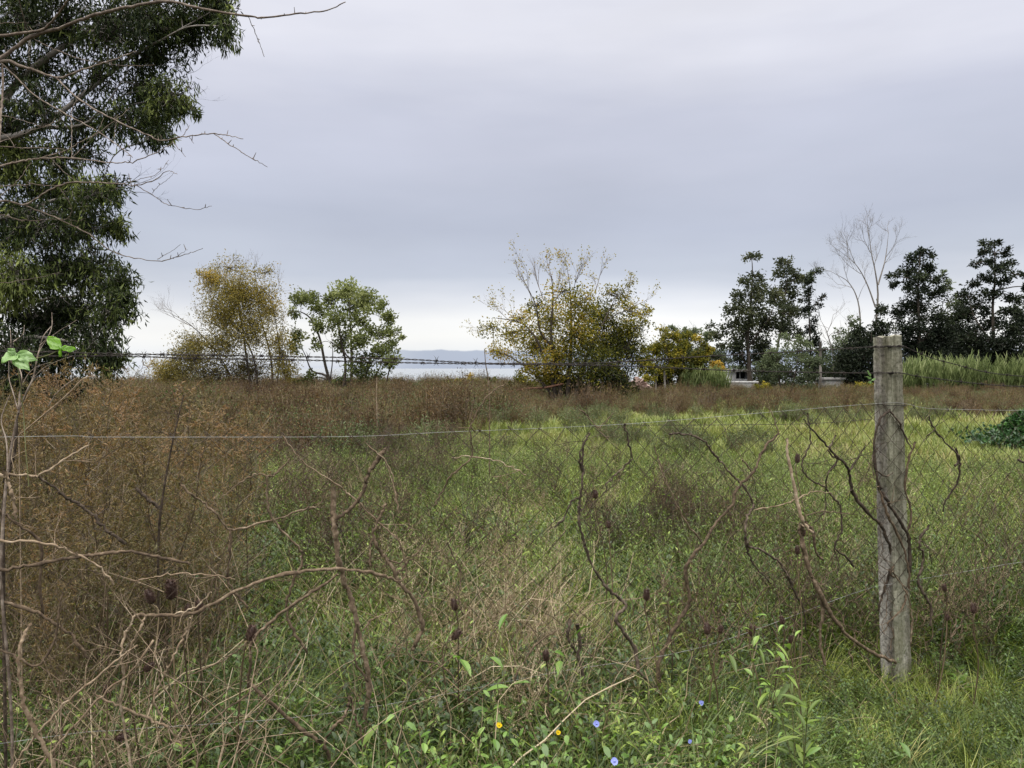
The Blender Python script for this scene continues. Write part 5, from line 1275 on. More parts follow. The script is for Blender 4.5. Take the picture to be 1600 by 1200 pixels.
dead_stem("cut_sapling", "thick brown cut-off sapling stem left of centre with a side branch reaching up right", "sapling", [
    ([(521, 761), (521, 795), (522, 820), (525, 845), (529, 875), (537, 905), (549, 940), (558, 975), (566, 1013), (574, 1045), (577, 1080)], 10.5, 9, .03),
    ([(523, 812), (545, 797), (560, 780), (570, 760), (575, 742), (585, 725), (596, 710), (603, 702)], 6, 7.5, .03), ([(558, 975), (552, 1010), (560, 1040), (575, 1065)], 5, 4, .03), ([(528, 897), (500, 918), (460, 942), (424, 970), (394, 1002), (391, 1037), (388, 1075)], 4, 6, .05), ([(566, 985), (580, 970), (605, 958), (622, 955)], 3, 2, .05)], VM, None, 17, 3, True)
dead_stem("bramble_arch", "long tan stem arching over from the teasels to right of the cut sapling", "stem", [
    ([(210, 960), (245, 962), (280, 962), (310, 955), (332, 943), (385, 917), (448, 897), (507, 890), (560, 892), (597, 899), (622, 908)], 6, 5, .10)], VM, None, 18, 2)
dead_stem("forked_branch", "weathered forked branch right of the cut sapling with a torn pale top", "branch", [
    ([(604, 786), (597, 800), (590, 815), (584, 835), (590, 856), (607, 877), (620, 904), (632, 920), (648, 942), (660, 978), (652, 1000), (645, 1015)], 5, 8, .05),
    ([(584, 835), (580, 850), (578, 863), (579, 885)], 5, 3, .05), ([(617, 900), (632, 885), (648, 868), (663, 850)], 4, 2.5, .06), ([(590, 856), (602, 872), (622, 880), (640, 870)], 4, 2, .05), ([(625, 910), (634, 896), (632, 870), (620, 835), (612, 800)], 3.5, 2, .06)], VM, None, 19, 6)
dead_stem("dead_vine", "curving stem left of the cut sapling with a Y-shaped top", "vine", [
    ([(454, 717), (445, 726), (437, 734), (425, 744), (418, 745), (417, 770), (420, 797), (437, 827), (462, 850), (472, 870), (467, 892), (455, 918), (448, 950), (458, 985), (480, 1020)], 3, 5, .05),
    ([(418, 744), (404, 740), (385, 748), (360, 765), (343, 780)], 2.5, 2, .05)], VM, G1, 20, 3)
dead_stem("dead_vine", "long thin vine running from the left sapling top down toward the forked branch", "vine", [
    ([(440, 680), (460, 705), (480, 727), (520, 752), (540, 767), (560, 785), (590, 815), (620, 840)], 2.2, 3, .02)], VT, G1, 21, 2)
dead_stem("dead_vine", "olive twig rising from the left knot toward the cut sapling", "vine", [
    ([(280, 754), (297, 771), (318, 785), (336, 800), (360, 828), (400, 819), (450, 805), (475, 795), (495, 792)], 4, 3, .05),
    ([(360, 828), (360, 860), (356, 900), (366, 925), (388, 950)], 4.5, 4, .05)], VM, G1, 22, 4)
dead_stem("dead_vine", "thin dark vine slanting through the brown weeds on the left", "vine", [
    ([(56, 743), (84, 761), (100, 775), (115, 783), (132, 795), (150, 808), (166, 828), (180, 838), (196, 850)], 4, 5, .03), ([(150, 808), (158, 800), (170, 795)], 2, 1.5, .03)], VD, G1, 23, 2)
dead_stem("dead_vine", "short black vine hanging left of the leaning stalk", "vine", [([(213, 762), (228, 778), (240, 786), (250, 795)], 5, 5, .03)], VD, G1, 24, 1)
# fine tendrils climbing all over the mesh, too many to count
def tendrils():
    g = np.random.default_rng(91); mb = MB(); mb2 = MB()
    for i in range(150):
        s = g.uniform(-1.6, 3.0) if g.random() < .4 else g.uniform(.9, 2.8); h = g.uniform(.1, .5); off = .015; P = [fp(s, h, off)]
        n = int(g.integers(8, 26)); dx, dz = g.normal() * .02, .035; H = top_h(s) + .02
        for k in range(n):
            dx = dx * .8 + g.normal() * .014; s += dx; h += dz * g.uniform(.3, 1.4) - (.02 if g.random() < .15 else 0)
            if h > H: break
            P.append(fp(s, h, .012 * math.sin(k * 1.7 + i) + .004))
        if len(P) < 5: continue
        P = smooth_path(np.array(P), 3); tubes(mb if g.random() < .65 else mb2, P, lumpy(P, g.uniform(.0014, .0032), .0007, g), VD if mb.n % 2 else VM, n=4, tint=.5)
    put((mb).build("fine_tendrils"), "fine dark dead tendrils woven through the chain-link mesh", "tendrils", kind="stuff")
    put((mb2).build("fine_tendrils"), "fine paler brown tendrils climbing the chain-link mesh", "tendrils", kind="stuff")
tendrils()
# left tangle of pale stems
G2 = "pale dead stems tangled at the lower left"
tang = [
    ([(-20, 895), (30, 886), (73, 879), (120, 870), (146, 867), (190, 862), (233, 867), (265, 875), (296, 882)], 6, 4, .18, "olive-tan stem arching level from the left edge above the teasels", VM),
    ([(-20, 838), (0, 845), (63, 848), (105, 859), (147, 880), (165, 898), (178, 914)], 4, 3, .16, "thin tan stem dipping down right from the left edge", VT),
    ([(-20, 782), (0, 799), (30, 820), (63, 849), (62, 900), (66, 960)], 4, 4, .15, "stem slanting down to a knot near the left edge", VM),
    ([(-20, 738), (0, 742), (40, 743), (56, 744), (80, 733), (105, 715), (138, 696)], 4.5, 3, .14, "pale horizontal stem at the left edge curving up right", VT),
    ([(7, 736), (12, 752), (17, 768), (22, 785), (25, 812)], 6, 4, .2, "pinkish short stem hanging at the left edge", VT),
    ([(50, 975), (38, 990), (32, 1013), (29, 1048), (33, 1075), (40, 1110), (58, 1150), (85, 1200), (95, 1240)], 4.5, 6, .22, "thick pale stem rising along the lower left edge", VT),
    ([(-10, 930), (0, 940), (52, 953), (87, 975), (108, 990), (140, 1031)], 5, 4, .18, "stem crossing diagonally below the left knot", VM),
    ([(213, 960), (203, 977), (194, 995), (190, 1025), (194, 1054), (190, 1098), (195, 1142), (207, 1200), (210, 1240)], 3.5, 4.5, .2, "bowed pale stalk below the teasel group", VT),
    ([(228, 962), (217, 985), (207, 1005), (200, 1030), (196, 1050)], 3.5, 3.5, .2, "short straight pale stalk beside the bowed one", VT),
    ([(297, 965), (288, 990), (277, 1013), (267, 1035), (257, 1054), (247, 1075), (239, 1095), (250, 1115), (254, 1128), (275, 1152), (285, 1175)], 3.5, 3.5, .2, "zigzag tan stalk under the right teasels", VT),
    ([(146, 1083), (175, 1098), (204, 1110), (235, 1124), (263, 1136)], 3.5, 4, .22, "tan stalk lying almost flat at the lower left", VT),
    ([(388, 1002), (370, 1018), (350, 1031), (320, 1046), (292, 1056)], 3, 2, .2, "thin branchlet reaching left from the fallen stem", VM),
    ([(388, 1066), (405, 1083), (423, 1098), (458, 1130), (485, 1150), (505, 1165), (514, 1185), (522, 1205), (525, 1240)], 5, 8, .2, "stem running down right into a thick forked base", VM),
    ([(506, 1166), (511, 1150), (525, 1133), (537, 1121), (543, 1105), (546, 1092), (549, 1092), (553, 1115), (560, 1136), (572, 1171)], 6, 4, .2, "bent stem joining the forked base from above", VM),
    ([(20, 1200), (55, 1150), (100, 1100), (150, 1060), (185, 1030), (215, 1008)], 3.5, 3, .24, "long tan stalk leaning right from the lower left corner", VT),
    ([(60, 1200), (110, 1140), (160, 1085), (205, 1050), (240, 1000)], 3.5, 3, .26, "second long tan stalk leaning right from the lower left corner", VT),
    ([(330, 925), (310, 945), (290, 955), (262, 962)], 3, 2.5, .12, "short curved twig behind the dark teasel", VT),
    ([(205, 907), (235, 903), (262, 898), (300, 897), (340, 900), (367, 905)], 2.6, 2, .12, "thin level twig just above the teasel heads", VT),
    ([(0, 1010), (30, 1030), (60, 1040), (85, 1000), (92, 960), (98, 925)], 4, 3, .2, "curling reddish stem in the left tangle", VM),
    ([(262, 1200), (300, 1160), (340, 1120), (400, 1075), (440, 1040)], 3, 2.5, .22, "faint olive stalk leaning right at the bottom left", VM),
    ([(880, 1205), (905, 1185), (935, 1163), (952, 1150)], 5, 4, .3, "pale broken stick lying at the bottom centre", VT),
    ([(800, 1120), (812, 1090), (806, 1060), (820, 1030), (840, 1005), (868, 985)], 4, 3, .1, "brown crooked stem in the grass left of the central vine", VM),
    ([(902, 975), (906, 1000), (905, 1030), (911, 1060), (907, 1090)], 7, 6, .08, "stubby dark dead stalk beside the central vine", VD),
    ([(890, 968), (888, 985), (889, 1000), (900, 1020)], 6, 5, .08, "short black hooked stub left of the stubby stalk", VD),
    ([(1545, 1105), (1540, 1120), (1538, 1145), (1541, 1165)], 5, 4, .2, "short pale broken stub in the grass at the lower right", VT),
    ([(700, 850), (712, 875), (720, 900), (716, 935), (724, 960)], 3, 2.5, .0, "thin brown twig hanging right of the forked branch", VM),
    ([(742, 620), (735, 660), (742, 676)], 2.5, 2.5, .04, "thin dead stalk crossing the top wire left of centre", VM),
    ([(790, 600), (762, 618), (742, 650), (735, 676), (738, 710), (715, 735), (705, 742), (690, 770), (678, 790)], 2.6, 3, .04, "long bent twig above the mesh top near the middle", VM),
    ([(908, 641), (922, 655), (935, 668), (950, 655), (958, 645)], 3, 2, .03, "small V-shaped twig caught on the mesh top at centre", VM),
    ([(570, 690), (600, 718), (612, 740), (616, 768), (622, 800)], 2.2, 2.6, .03, "thin tan twig hooked over the wire right of the sapling branch", VT),
    ([(705, 715), (737, 713), (770, 718), (800, 731), (822, 742)], 2, 2.4, .03, "thin tan twig bridging the mesh left of the central vine", VT),
]
for i, (pts, r0, r1, off, lab, mt) in enumerate(tang):
    dead_stem("dead_cane", lab, "dead stem", [(pts, r0, r1, off)], mt, G2 if pts[0][0] < 560 else None, 60 + i, 3 if r0 > 2.7 else 1)

# pale shrub at the left with large fresh leaves, standing behind/at the fence
g = np.random.default_rng(8)
def stemY(pts, Y, dY, g):
    P = np.array([at(x, y, Y + dY * i / len(pts) + g.normal() * .01) for i, (x, y) in enumerate(pts)]); return smooth_path(P, 5)
sr = empty("pale_shrub", (float(at(10, 900, 2.35)[0]), 2.35, 0), "pale twiggy shrub at the left edge forking up in front of the dark tree", "shrub")
m_ = MB()
b0 = at(0, 900, 2.35); gb = b0.copy(); gb[2] = 0
for pts, r0, r1 in [([(0, 900), (6, 800), (12, 734), (24, 665), (29, 645)], .006, .0045), ([(29, 645), (31, 615), (34, 590), (28, 572), (18, 566), (14, 545)], .0042, .002), ([(30, 640), (44, 607), (52, 590), (58, 560), (62, 545), (68, 525), (80, 510)], .004, .002), ([(62, 540), (74, 528), (81, 510), (81, 488)], .0025, .0014),
                    ([(28, 640), (20, 612), (14, 590), (14, 560)], .003, .0015), ([(36, 598), (46, 582), (60, 572), (80, 566)], .0022, .001), ([(20, 535), (26, 530), (36, 522), (38, 508)], .002, .001), ([(17, 545), (17, 530), (16, 515)], .0018, .001), ([(52, 590), (70, 574), (95, 562), (112, 557)], .002, .001), ([(58, 555), (70, 535), (88, 520), (112, 505), (120, 500)], .002, .001),
                    ([(12, 734), (10, 690), (2, 660), (6, 640), (16, 616)], .0035, .0015), ([(75, 635), (88, 615), (105, 600), (120, 590)], .003, .0015)]:
    P = stemY(pts, 2.35, .08, g); tubes(m_, P, lumpy(P, r0 * .62, r1 * .7, g), M['bark_twig'], n=6, tint=.6)
tubes(m_, smooth_path([gb, (gb + b0) / 2 + [.03, 0, 0], b0], 6), .0042, M['bark_twig'], n=6, tint=.5)
m_.build("stem", sr)

def big_leaf(name, parent, c, tip, width, mat, lobes=False, seed=0):
    """flat cupped leaf from c to tip with midrib fold"""
    g = np.random.default_rng(seed); c = np.array(c); tip = np.array(tip); d = tip - c; L = np.linalg.norm(d); d /= L
    s = np.cross(d, np.array([0, -1.0, .35])); s /= np.linalg.norm(s); nn = np.cross(s, d)
    K, J = 10, 7
    prof = np.array([.15, .62, .9, 1.0, .98, .9, .76, .56, .3, .02]); m = MB(); V = []
    for i in range(K):
        t = i / (K - 1); wv = width / 2 * prof[i] * (1 + .05 * math.sin(i * 2.3))
        for j in range(J):
            u_ = (j / (J - 1)) * 2 - 1
            V.append(c + d * L * t + s * wv * u_ + nn * (abs(u_) * wv * .22 - .10 * L * t * t + .004 * math.sin(u_ * 6 + t * 9)))
    idx = np.arange(K * J).reshape(K, J)
    Q = np.stack([idx[:-1, :-1], idx[:-1, 1:], idx[1:, 1:], idx[1:, :-1]], -1).reshape(-1, 4)
    m.add(np.array(V), mat, quads=Q, tint=np.clip(.55 + .15 * np.tile(np.abs(np.linspace(-1, 1, J)), K), 0, 1))
    return m.build(name, parent)
M['vineleaf'] = leaf_mat("vine_leaf_green", [(0, (.16, .30, .06)), (.5, (.27, .46, .14)), (1, (.42, .60, .28))], inst=0, patch=0, transl=.45, gloss=.06)
M['vineleaf2'] = leaf_mat("vine_leaf_backlit", [(0, (.16, .34, .02)), (.5, (.24, .50, .04)), (1, (.34, .58, .10))], inst=0, patch=0, transl=.6, gloss=.05)
cl_ = empty("climbing_vine", tuple(at(30, 700, 2.3)), "thin climber with broad bright green leaves by the barbed wire at the left edge", "vine")
tm = MB(); Yv = 2.3
P = stemY([(45, 760), (40, 700), (36, 640), (30, 590), (27, 553), (50, 560), (75, 555), (95, 546)], Yv, 0, g); tubes(tm, P, .0015, M['stemg'], n=5); tm.build("stem", cl_)
for i, (a1, b1, wd, mt) in enumerate([((27, 553), (2, 564), .038, 'vineleaf'), ((27, 554), (43, 577), .044, 'vineleaf'), ((28, 553), (56, 562), .034, 'vineleaf'), ((24, 552), (12, 545), .02, 'vineleaf'),
                                  ((95, 545), (73, 525), .036, 'vineleaf2'), ((96, 545), (120, 545), .022, 'vineleaf2'), ((95, 546), (92, 557), .018, 'vineleaf2')]):
    big_leaf("leaf", cl_, at(*a1, Yv - .004 * i), at(*b1, Yv - .05 + .012 * i), wd, M[mt], seed=i)
# small sprig with light leaves at the left face of the post
sp_ = empty("leaf_sprig", tuple(at_fence(1362, 600, .02)), "tiny fresh green sprig peeping from the left side of the post", "sprig")
tm = MB(); tubes(tm, smooth_path([at_fence(1368, 640, .0), at_fence(1362, 605, .01), at_fence(1359, 585, .02)], 4), .001, M['stemg'], n=4); tm.build("stem", sp_)
for i, (a1, b1) in enumerate([((1360, 588), (1356, 579)), ((1361, 592), (1354, 588)), ((1361, 595), (1369, 591)), ((1362, 598), (1356, 597))]):
    big_leaf("leaf", sp_, at_fence(*a1, .02), at_fence(*b1, .02), .010, M['vineleaf'], seed=20 + i)

# ------------------------------------------------------------------ bare branches of the near tree, upper left
nr = empty("bare_near_tree", (-3.0, 2.9, 0), "leafless near tree whose thin branches reach in from the upper left", "tree")
g = np.random.default_rng(19)
BT = M['bark_twig']
def nb(pts, r0, r1, Y, dY=0.0, spurs=4):
    P = np.array([at(x, y, TY + .16 * math.sin(x / 95.0 + 1) + .14 * math.sin(y / 60.0)) for x, y in pts]); P = smooth_path(P, 6); P[1:-1] += g.normal(size=(len(P) - 2, 3)) * .0012
    m_ = MB(); tubes(m_, P, lumpy(P, r0 * .72, r1 * .8, g, .12), BT, n=6, tint=g.uniform(.4, .6), cap=True)
    for k in range(spurs):   # buds and short spurs
        i = int(g.integers(2, len(P) - 1)); d = g.normal(size=3) * .5 + [0, -.2, .6]
        L = g.uniform(.006, .02); tubes(m_, np.array([P[i], P[i] + d * L]), np.array([.0016, .0008]), BT, n=4, tint=.5)
    m_.build("branch", nr)
TY = 2.9
trunkP = np.array([[-3.0, 2.9, -.1], [-2.98, 2.9, 1.0], [-2.93, 2.9, 2.0], [-2.85, 2.9, 3.0], [-2.8, 2.95, 4.2]])
m_ = MB(); tubes(m_, smooth_path(trunkP, 5), np.linspace(.075, .04, 21), BT, n=10, tint=.45); m_.build("trunk", nr)
def tp(z): return (FPX * (-2.9) / 2.9 + 800 + 0 * z)
S_ = -440
for pts, r0, r1, sp in [
    ([(-460, 330), (-250, 240), (-100, 150), (0, 91), (49, 58), (91, 45), (140, 26), (196, 12), (259, 2), (315, 14), (385, 25), (420, 27), (469, 21), (511, 16), (540, 3)], .013, .0018, 12),
    ([(388, 26), (399, 52), (407, 72), (413, 89)], .002, .0012, 4), ([(368, 22), (374, 10), (375, 0)], .0018, .001, 1),
    ([(-440, 150), (-200, 90), (0, 56), (42, 51), (70, 44), (91, 21), (105, 0), (115, -40)], .010, .0035, 5), ([(42, 47), (36, 24), (30, 0), (26, -30)], .003, .0022, 2),
    ([(-450, 420), (-200, 260), (-60, 130), (0, 96), (38, 105), (60, 112), (87, 121), (105, 119), (130, 108), (157, 100), (185, 91), (213, 80)], .012, .002, 6),
    ([(87, 121), (122, 154), (168, 182), (224, 208), (252, 220), (285, 214), (315, 210), (345, 210), (362, 213), (380, 217)], .0042, .0014, 12), ([(333, 208), (357, 225), (378, 238), (399, 250), (418, 261)], .0022, .0011, 7),
    ([(269, 220), (280, 234), (290, 245)], .0016, .0009, 2), ([(284, 214), (290, 206), (296, 196)], .0016, .0009, 1), ([(296, 214), (303, 224)], .0015, .0008, 1),
    ([(0, 97), (25, 120), (52, 147), (85, 168), (115, 185), (154, 206), (189, 231), (207, 246)], .0045, .0014, 6),
    ([(45, 56), (70, 70), (98, 82), (125, 92), (154, 97), (196, 103), (242, 101)], .003, .001, 4),
    ([(-300, 330), (-100, 280), (0, 259), (30, 253), (53, 249), (85, 247), (112, 247), (140, 250), (168, 254), (190, 254), (210, 252), (245, 238), (270, 223)], .006, .0013, 8),
    ([(53, 249), (80, 242), (105, 234), (130, 220), (150, 210), (175, 192), (196, 175), (204, 168)], .003, .001, 4), ([(112, 247), (128, 232), (142, 216), (155, 200), (162, 184)], .002, .001, 3),
    ([(-200, 225), (0, 229), (30, 231), (60, 231), (100, 233)], .0035, .0015, 2),
    ([(-250, 400), (-80, 340), (0, 315), (38, 320), (60, 308), (84, 294), (112, 285), (135, 285), (157, 285), (190, 287), (210, 290), (240, 282), (262, 268), (277, 272)], .006, .0012, 6),
    ([(210, 288), (238, 304), (255, 316), (273, 322), (308, 327), (331, 322)], .002, .001, 5), ([(190, 288), (215, 280), (240, 275), (255, 262), (264, 250)], .0016, .0007, 4), ([(238, 302), (248, 290), (262, 280), (272, 270)], .0013, .0006, 2),
    ([(38, 320), (60, 330), (98, 345), (140, 367), (168, 388), (190, 398), (210, 403), (248, 408), (273, 403), (298, 395), (317, 388)], .004, .0011, 7), ([(246, 405), (262, 396), (282, 382)], .0015, .0007, 2), ([(270, 403), (285, 395), (293, 390)], .0013, .0006, 2),
    ([(-100, 330), (0, 336), (25, 342), (49, 345), (80, 343), (105, 341), (112, 329), (108, 315), (98, 300), (90, 290)], .003, .001, 4), ([(105, 341), (120, 346), (134, 342)], .0012, .0007, 1),
    ([(-60, 300), (0, 291), (25, 290), (52, 288), (84, 290), (112, 286)], .0028, .0015, 3), ([(0, 308), (20, 290), (35, 273), (42, 262), (49, 255)], .002, .001, 2),
    ([(112, 246), (112, 225), (112, 200), (112, 175), (120, 155), (126, 140)], .0018, .001, 3), ([(178, 215), (180, 202), (182, 190)], .0012, .0008, 1), ([(82, 250), (100, 268), (118, 283)], .0016, .0009, 1),
    ([(0, 180), (20, 184), (42, 190), (65, 198), (85, 192), (105, 180)], .0018, .001, 3), ([(0, 222), (30, 212), (60, 200), (90, 196)], .0018, .001, 2), ([(4, 100), (4, 150), (2, 175), (0, 200), (-5, 260)], .006, .004, 2),
    ([(-60, 40), (0, 36), (20, 36), (45, 36)], .002, .0012, 1), ([(-80, 430), (0, 442), (30, 438), (70, 432), (95, 424)], .0022, .0009, 3),
    ([(0, 205), (14, 215), (24, 232)], .0014, .0009, 1)]:
    nb(pts, r0, r1, TY + g.uniform(-.15, .15), .25 * g.uniform(-1, 1), sp)
# fine twigs further out (belonging to the big drooping tree's right side) 
g = np.random.default_rng(23)
m_ = MB()
for (x, y), d, ln in [((262, 126), (1, -.5), 34), ((255, 160), (1, -.3), 30), ((200, 288), (1, -.6), 36), ((205, 292), (1, -.2), 36), ((300, 150), (1, -.1), 16), ((190, 560), (1, -.4), 18), ((205, 300), (1, .1), 26)]:
    st = at(x, y, 13.6); F = fractal(st, np.array([d[0], g.normal() * .3, -d[1]]), ln * 13.6 / FPX, .006, 4, g, spread=.35, up=.05, ratio=.75, kids=(1, 3))
    add_paths(m_, F, M['bark_dark'], n=3)
o_ = [o for o in bpy.data.objects if o.name == "drooping_tree"][0]
put(m_.build("bare_twigs", o_), kind="stuff")

# ------------------------------------------------------------------ teasels
M['teasel'] = leaf_mat("teasel_head_brown", [(0, (.03, .018, .014)), (.5, (.085, .05, .04)), (1, (.20, .13, .10))], transl=0, inst=0, patch=0)
def teasel(px, py, hpx, Y, label, tilt=0.0, seed=0, pale=False):
    g = np.random.default_rng(900 + seed)
    c = at(px, py, Y); h = hpx / FPX * Y; r = h * .23
    rt = empty("teasel", (float(c[0] + g.normal() * .03), Y + .02, float(ground_h(c[0], Y))), label, "teasel", "dead teasels")
    ax = np.array([math.sin(tilt), g.normal() * .1, math.cos(tilt)]); ax /= np.linalg.norm(ax)
    hm = MB(); K, n = 9, 10
    t = np.linspace(0, 1, K); prof = r * np.sqrt(np.clip(np.sin(math.pi * (t * .92 + .05)), 0, 1))
    P = c + ax * ((t - .5) * h)[:, None]; tubes(hm, P, prof, M['teasel'], n=n, tint=.35, cap=True)
    ns = 420; u_ = g.random(ns); an = g.uniform(0, 6.28, ns)
    e1 = np.cross(ax, [0, 1.0, 0]); e1 /= np.linalg.norm(e1); e2 = np.cross(ax, e1)
    rad = e1 * np.cos(an)[:, None] + e2 * np.sin(an)[:, None]
    pr_ = np.interp(u_, t, prof)
    b = c + ax * ((u_ - .5) * h)[:, None] + rad * pr_[:, None] * .9
    leaves(hm, b, rad + ax * (.6 + u_[:, None] * .6), h * .20 * g.uniform(.5, 1.4, ns), h * .045, M['teasel'], tint=g.uniform(.3, 1, ns), g=g)
    hm.build("seed_head", rt, smooth=False)
    bm_ = MB(); nbr = 7; an = g.uniform(0, 6.28, nbr); rd = e1 * np.cos(an)[:, None] + e2 * np.sin(an)[:, None]
    q = np.linspace(0, 1, 5)[None, :, None]; Lb = h * g.uniform(.5, 1.1, nbr)[:, None, None]
    Pb = (c - ax * h * .48)[None, None] + rd[:, None] * Lb * q * .8 + ax * Lb * q ** 2 * .7
    tubes(bm_, Pb, np.linspace(.0011, .0004, 5)[None], M['seed'], n=3, tint=.8); bm_.build("bracts", rt)
    sm_ = MB(); z0 = float(ground_h(c[0], Y)); b0 = c - ax * h * .5
    if b0[2] > z0 + .03:
        P = smooth_path([b0, b0 - ax * .06, np.array([(b0[0] + rt.location[0]) / 2 + g.normal() * .02, Y + .01, (b0[2] + z0) / 2]), np.array([rt.location[0], rt.location[1], z0 - .02])], 5)
        tubes(sm_, P, np.linspace(.0022, .0034, len(P)), M['dry'] if pale else M['brown'], n=5, tint=.6); sm_.build("stem", rt)
T_ = [(267, 922, 30, 2.75, "largest teasel head, upright and dark, in the lower left group"), (235, 933, 22, 2.7, "broken pale-topped teasel left of the largest one"), (311, 948, 20, 2.7, "round dark teasel at the right end of the left group"),
      (293, 952, 15, 2.72, "small teasel tucked left of the round dark one"), (392, 990, 24, 2.6, "brown teasel on the fork left of the cut sapling"), (232, 1042, 18, 2.5, "drooping brown teasel below the left group"),
      (190, 1152, 20, 2.45, "teasel lying low at the bottom left"), (165, 1078, 14, 2.5, "small dark teasel left of the drooping one"), (710, 945, 18, 3.0, "upright dark teasel left of the tan straw patch"), (713, 992, 18, 2.95, "tilted furry tan teasel under the upright dark one"),
      (853, 1025, 17, 2.9, "dark teasel right of the straw patch low in the grass"), (1010, 930, 17, 3.3, "solitary dark teasel right of the central vine"), (1105, 983, 17, 3.15, "leftmost teasel of the pair under the slanting vine"), (1126, 984, 12, 3.15, "smaller fluffy teasel right beside its twin"),
      (1175, 986, 17, 3.15, "teasel on a straight dark stalk below the arching vine"), (1222, 970, 13, 3.2, "small teasel near the vine tip left of the thick sweeping vine"), (1236, 1000, 13, 3.1, "low blurred teasel beside the thick sweeping vine"),
      (1246, 717, 13, 4.6, "high slim teasel against the bright grass left of the pale branch"), (1246, 860, 13, 3.6, "teasel hidden behind the thick vine knot"), (930, 773, 13, 4.3, "slim dark teasel just right of the central vine"),
      (951, 820, 11, 4.0, "small reddish teasel right of the central vine"), (1521, 951, 15, 3.6, "darkest teasel right of the post on a bare stalk"), (1476, 919, 11, 3.8, "small rust-coloured teasel between post and darkest one"), (1480, 965, 10, 3.6, "tiny faded teasel low down between the post and the darkest one"),
      (1046, 929, 6, 3.5, "tiny dark seed head right of the solitary teasel"), (1255, 832, 12, 3.75, "teasel leaning on the pale upright branch")]
for i, (x, y, h, Y, lab) in enumerate(T_):
    teasel(x, y, h, Y, lab, tilt={1: -.3, 5: .9, 6: 1.3, 9: .7, 4: .3}.get(i, float(np.random.default_rng(i).normal() * .1)), seed=i, pale=i in (0, 1))

# ------------------------------------------------------------------ thin tall dead stalks seen against the sky and field
def stalk(label, pts, Y, r0, r1, mat, seed, sprigs=0, name="dead_stalk"):
    g = np.random.default_rng(seed); P = smooth_path(np.array([at(x, y, Y) for x, y in pts]), 6)
    b = P[-1].copy(); b[2] = 0; P = np.vstack([P, b * .5 + P[-1] * .5, b]) if P[-1][2] > .1 else P
    m_ = MB(); tubes(m_, P, lumpy(P, r0, r1, g), mat, n=5, tint=.5)
    for k in range(sprigs):
        i = int(g.integers(0, len(P) // 2)); add_paths(m_, fractal(P[i], g.normal(size=3) * [1, .5, .4] + [0, 0, .8], .05 * Y / 3, r0 * .7, 2, g), mat)
    put(m_.build(name, loc=tuple(float(v) for v in P[-1])), label, "stalk")
stalk("thin dark stalk standing against the cloud bank left of the yellowing tree", [(757, 545), (759, 570), (763, 592), (765, 620)], 9, .004, .008, VM, 1)
stalk("dark stem rising through the feathery brown weeds at the left", [(287, 617), (278, 655), (270, 690), (264, 720), (259, 747), (254, 780), (250, 810), (247, 859)], 3.3, .003, .006, VD, 2, 4)
stalk("pale vertical stalk in front of the scrub under the pale green tree", [(589, 590), (588, 620), (589, 640)], 14, .008, .012, VT, 3)
stalk("thin black stem at the far left below the pale shrub", [(26, 655), (24, 700), (19, 720), (10, 760), (4, 800)], 2.5, .0045, .006, VD, 4)
stalk("tan straw stalk slanting over the brown weeds at the left", [(150, 587), (130, 592), (110, 612), (90, 630), (60, 655), (30, 680)], 3.0, .0022, .003, VT, 5)

# ------------------------------------------------------------------ individual leafy plants and flowers in the foreground
def sprig_plant(px, py, Y, label, nst, nl, L, Wr, seed, mat='bright', hb=None, spread=.06):
    g = np.random.default_rng(seed); c = at(px, py, Y); H = c[2]
    rt = empty("leafy_plant", (float(c[0]), Y, float(ground_h(c[0], Y))), label, "plant")
    st = MB(); k_ = 0; parts = []
    for s in range(nst):
        hh = H * g.uniform(.8, 1.05) + .02; K = 7; t = np.linspace(0, 1, K); lean = g.normal(size=2) * .12
        P = np.stack([c[0] + lean[0] * t ** 2 + g.normal() * spread * t, Y + lean[1] * t ** 2 * .6 + g.normal() * spread * t, t * hh], -1)
        tubes(st, P, np.linspace(.003, .0015, K), M['stemg'], n=5, tint=.6)
        lm = MB(); tl = np.linspace(.45, 1, nl); base = np.stack([np.interp(tl, t, P[:, i]) for i in range(3)], -1); an = np.arange(nl) * 2.4 + g.uniform(0, 6)
        d = norm(np.stack([np.cos(an), np.sin(an), .5 + .6 * tl], -1) + g.normal(size=(nl, 3)) * .15); LL = L * g.uniform(.7, 1.2, nl) * (1.1 - .35 * tl)
        K2 = 7; q = np.linspace(0, 1, K2)[None, :, None]
        Pl = base[:, None] + d[:, None] * LL[:, None, None] * q + np.array([0, 0, -1.0]) * (LL[:, None, None] * .35 * q ** 2)
        sd_ = norm(np.cross(d, [0, 0, 1.0]) + g.normal(size=d.shape) * .2)
        up_ = np.cross(sd_, d)
        Wl = LL[:, None] * Wr * np.array([.12, .55, .9, 1, .9, .6, .05])[None]
        for sg in (-1, 1):   # two halves folded on the midrib
            A_ = Pl; B_ = Pl + sg * sd_[:, None] * Wl[..., None] / 2 + up_[:, None] * Wl[..., None] * .16
            V = np.stack([A_, B_], 2); idx = np.arange(nl * K2 * 2).reshape(nl, K2, 2)
            Q = np.stack([idx[:, :-1, 0], idx[:, :-1, 1], idx[:, 1:, 1], idx[:, 1:, 0]], -1).reshape(-1, 4)
            lm.add(V.reshape(-1, 3), M[mat], quads=Q, tint=np.repeat(g.uniform(.2, .95, nl), K2 * 2))
        lm.build("leaves", rt)
    st.build("stem", rt)
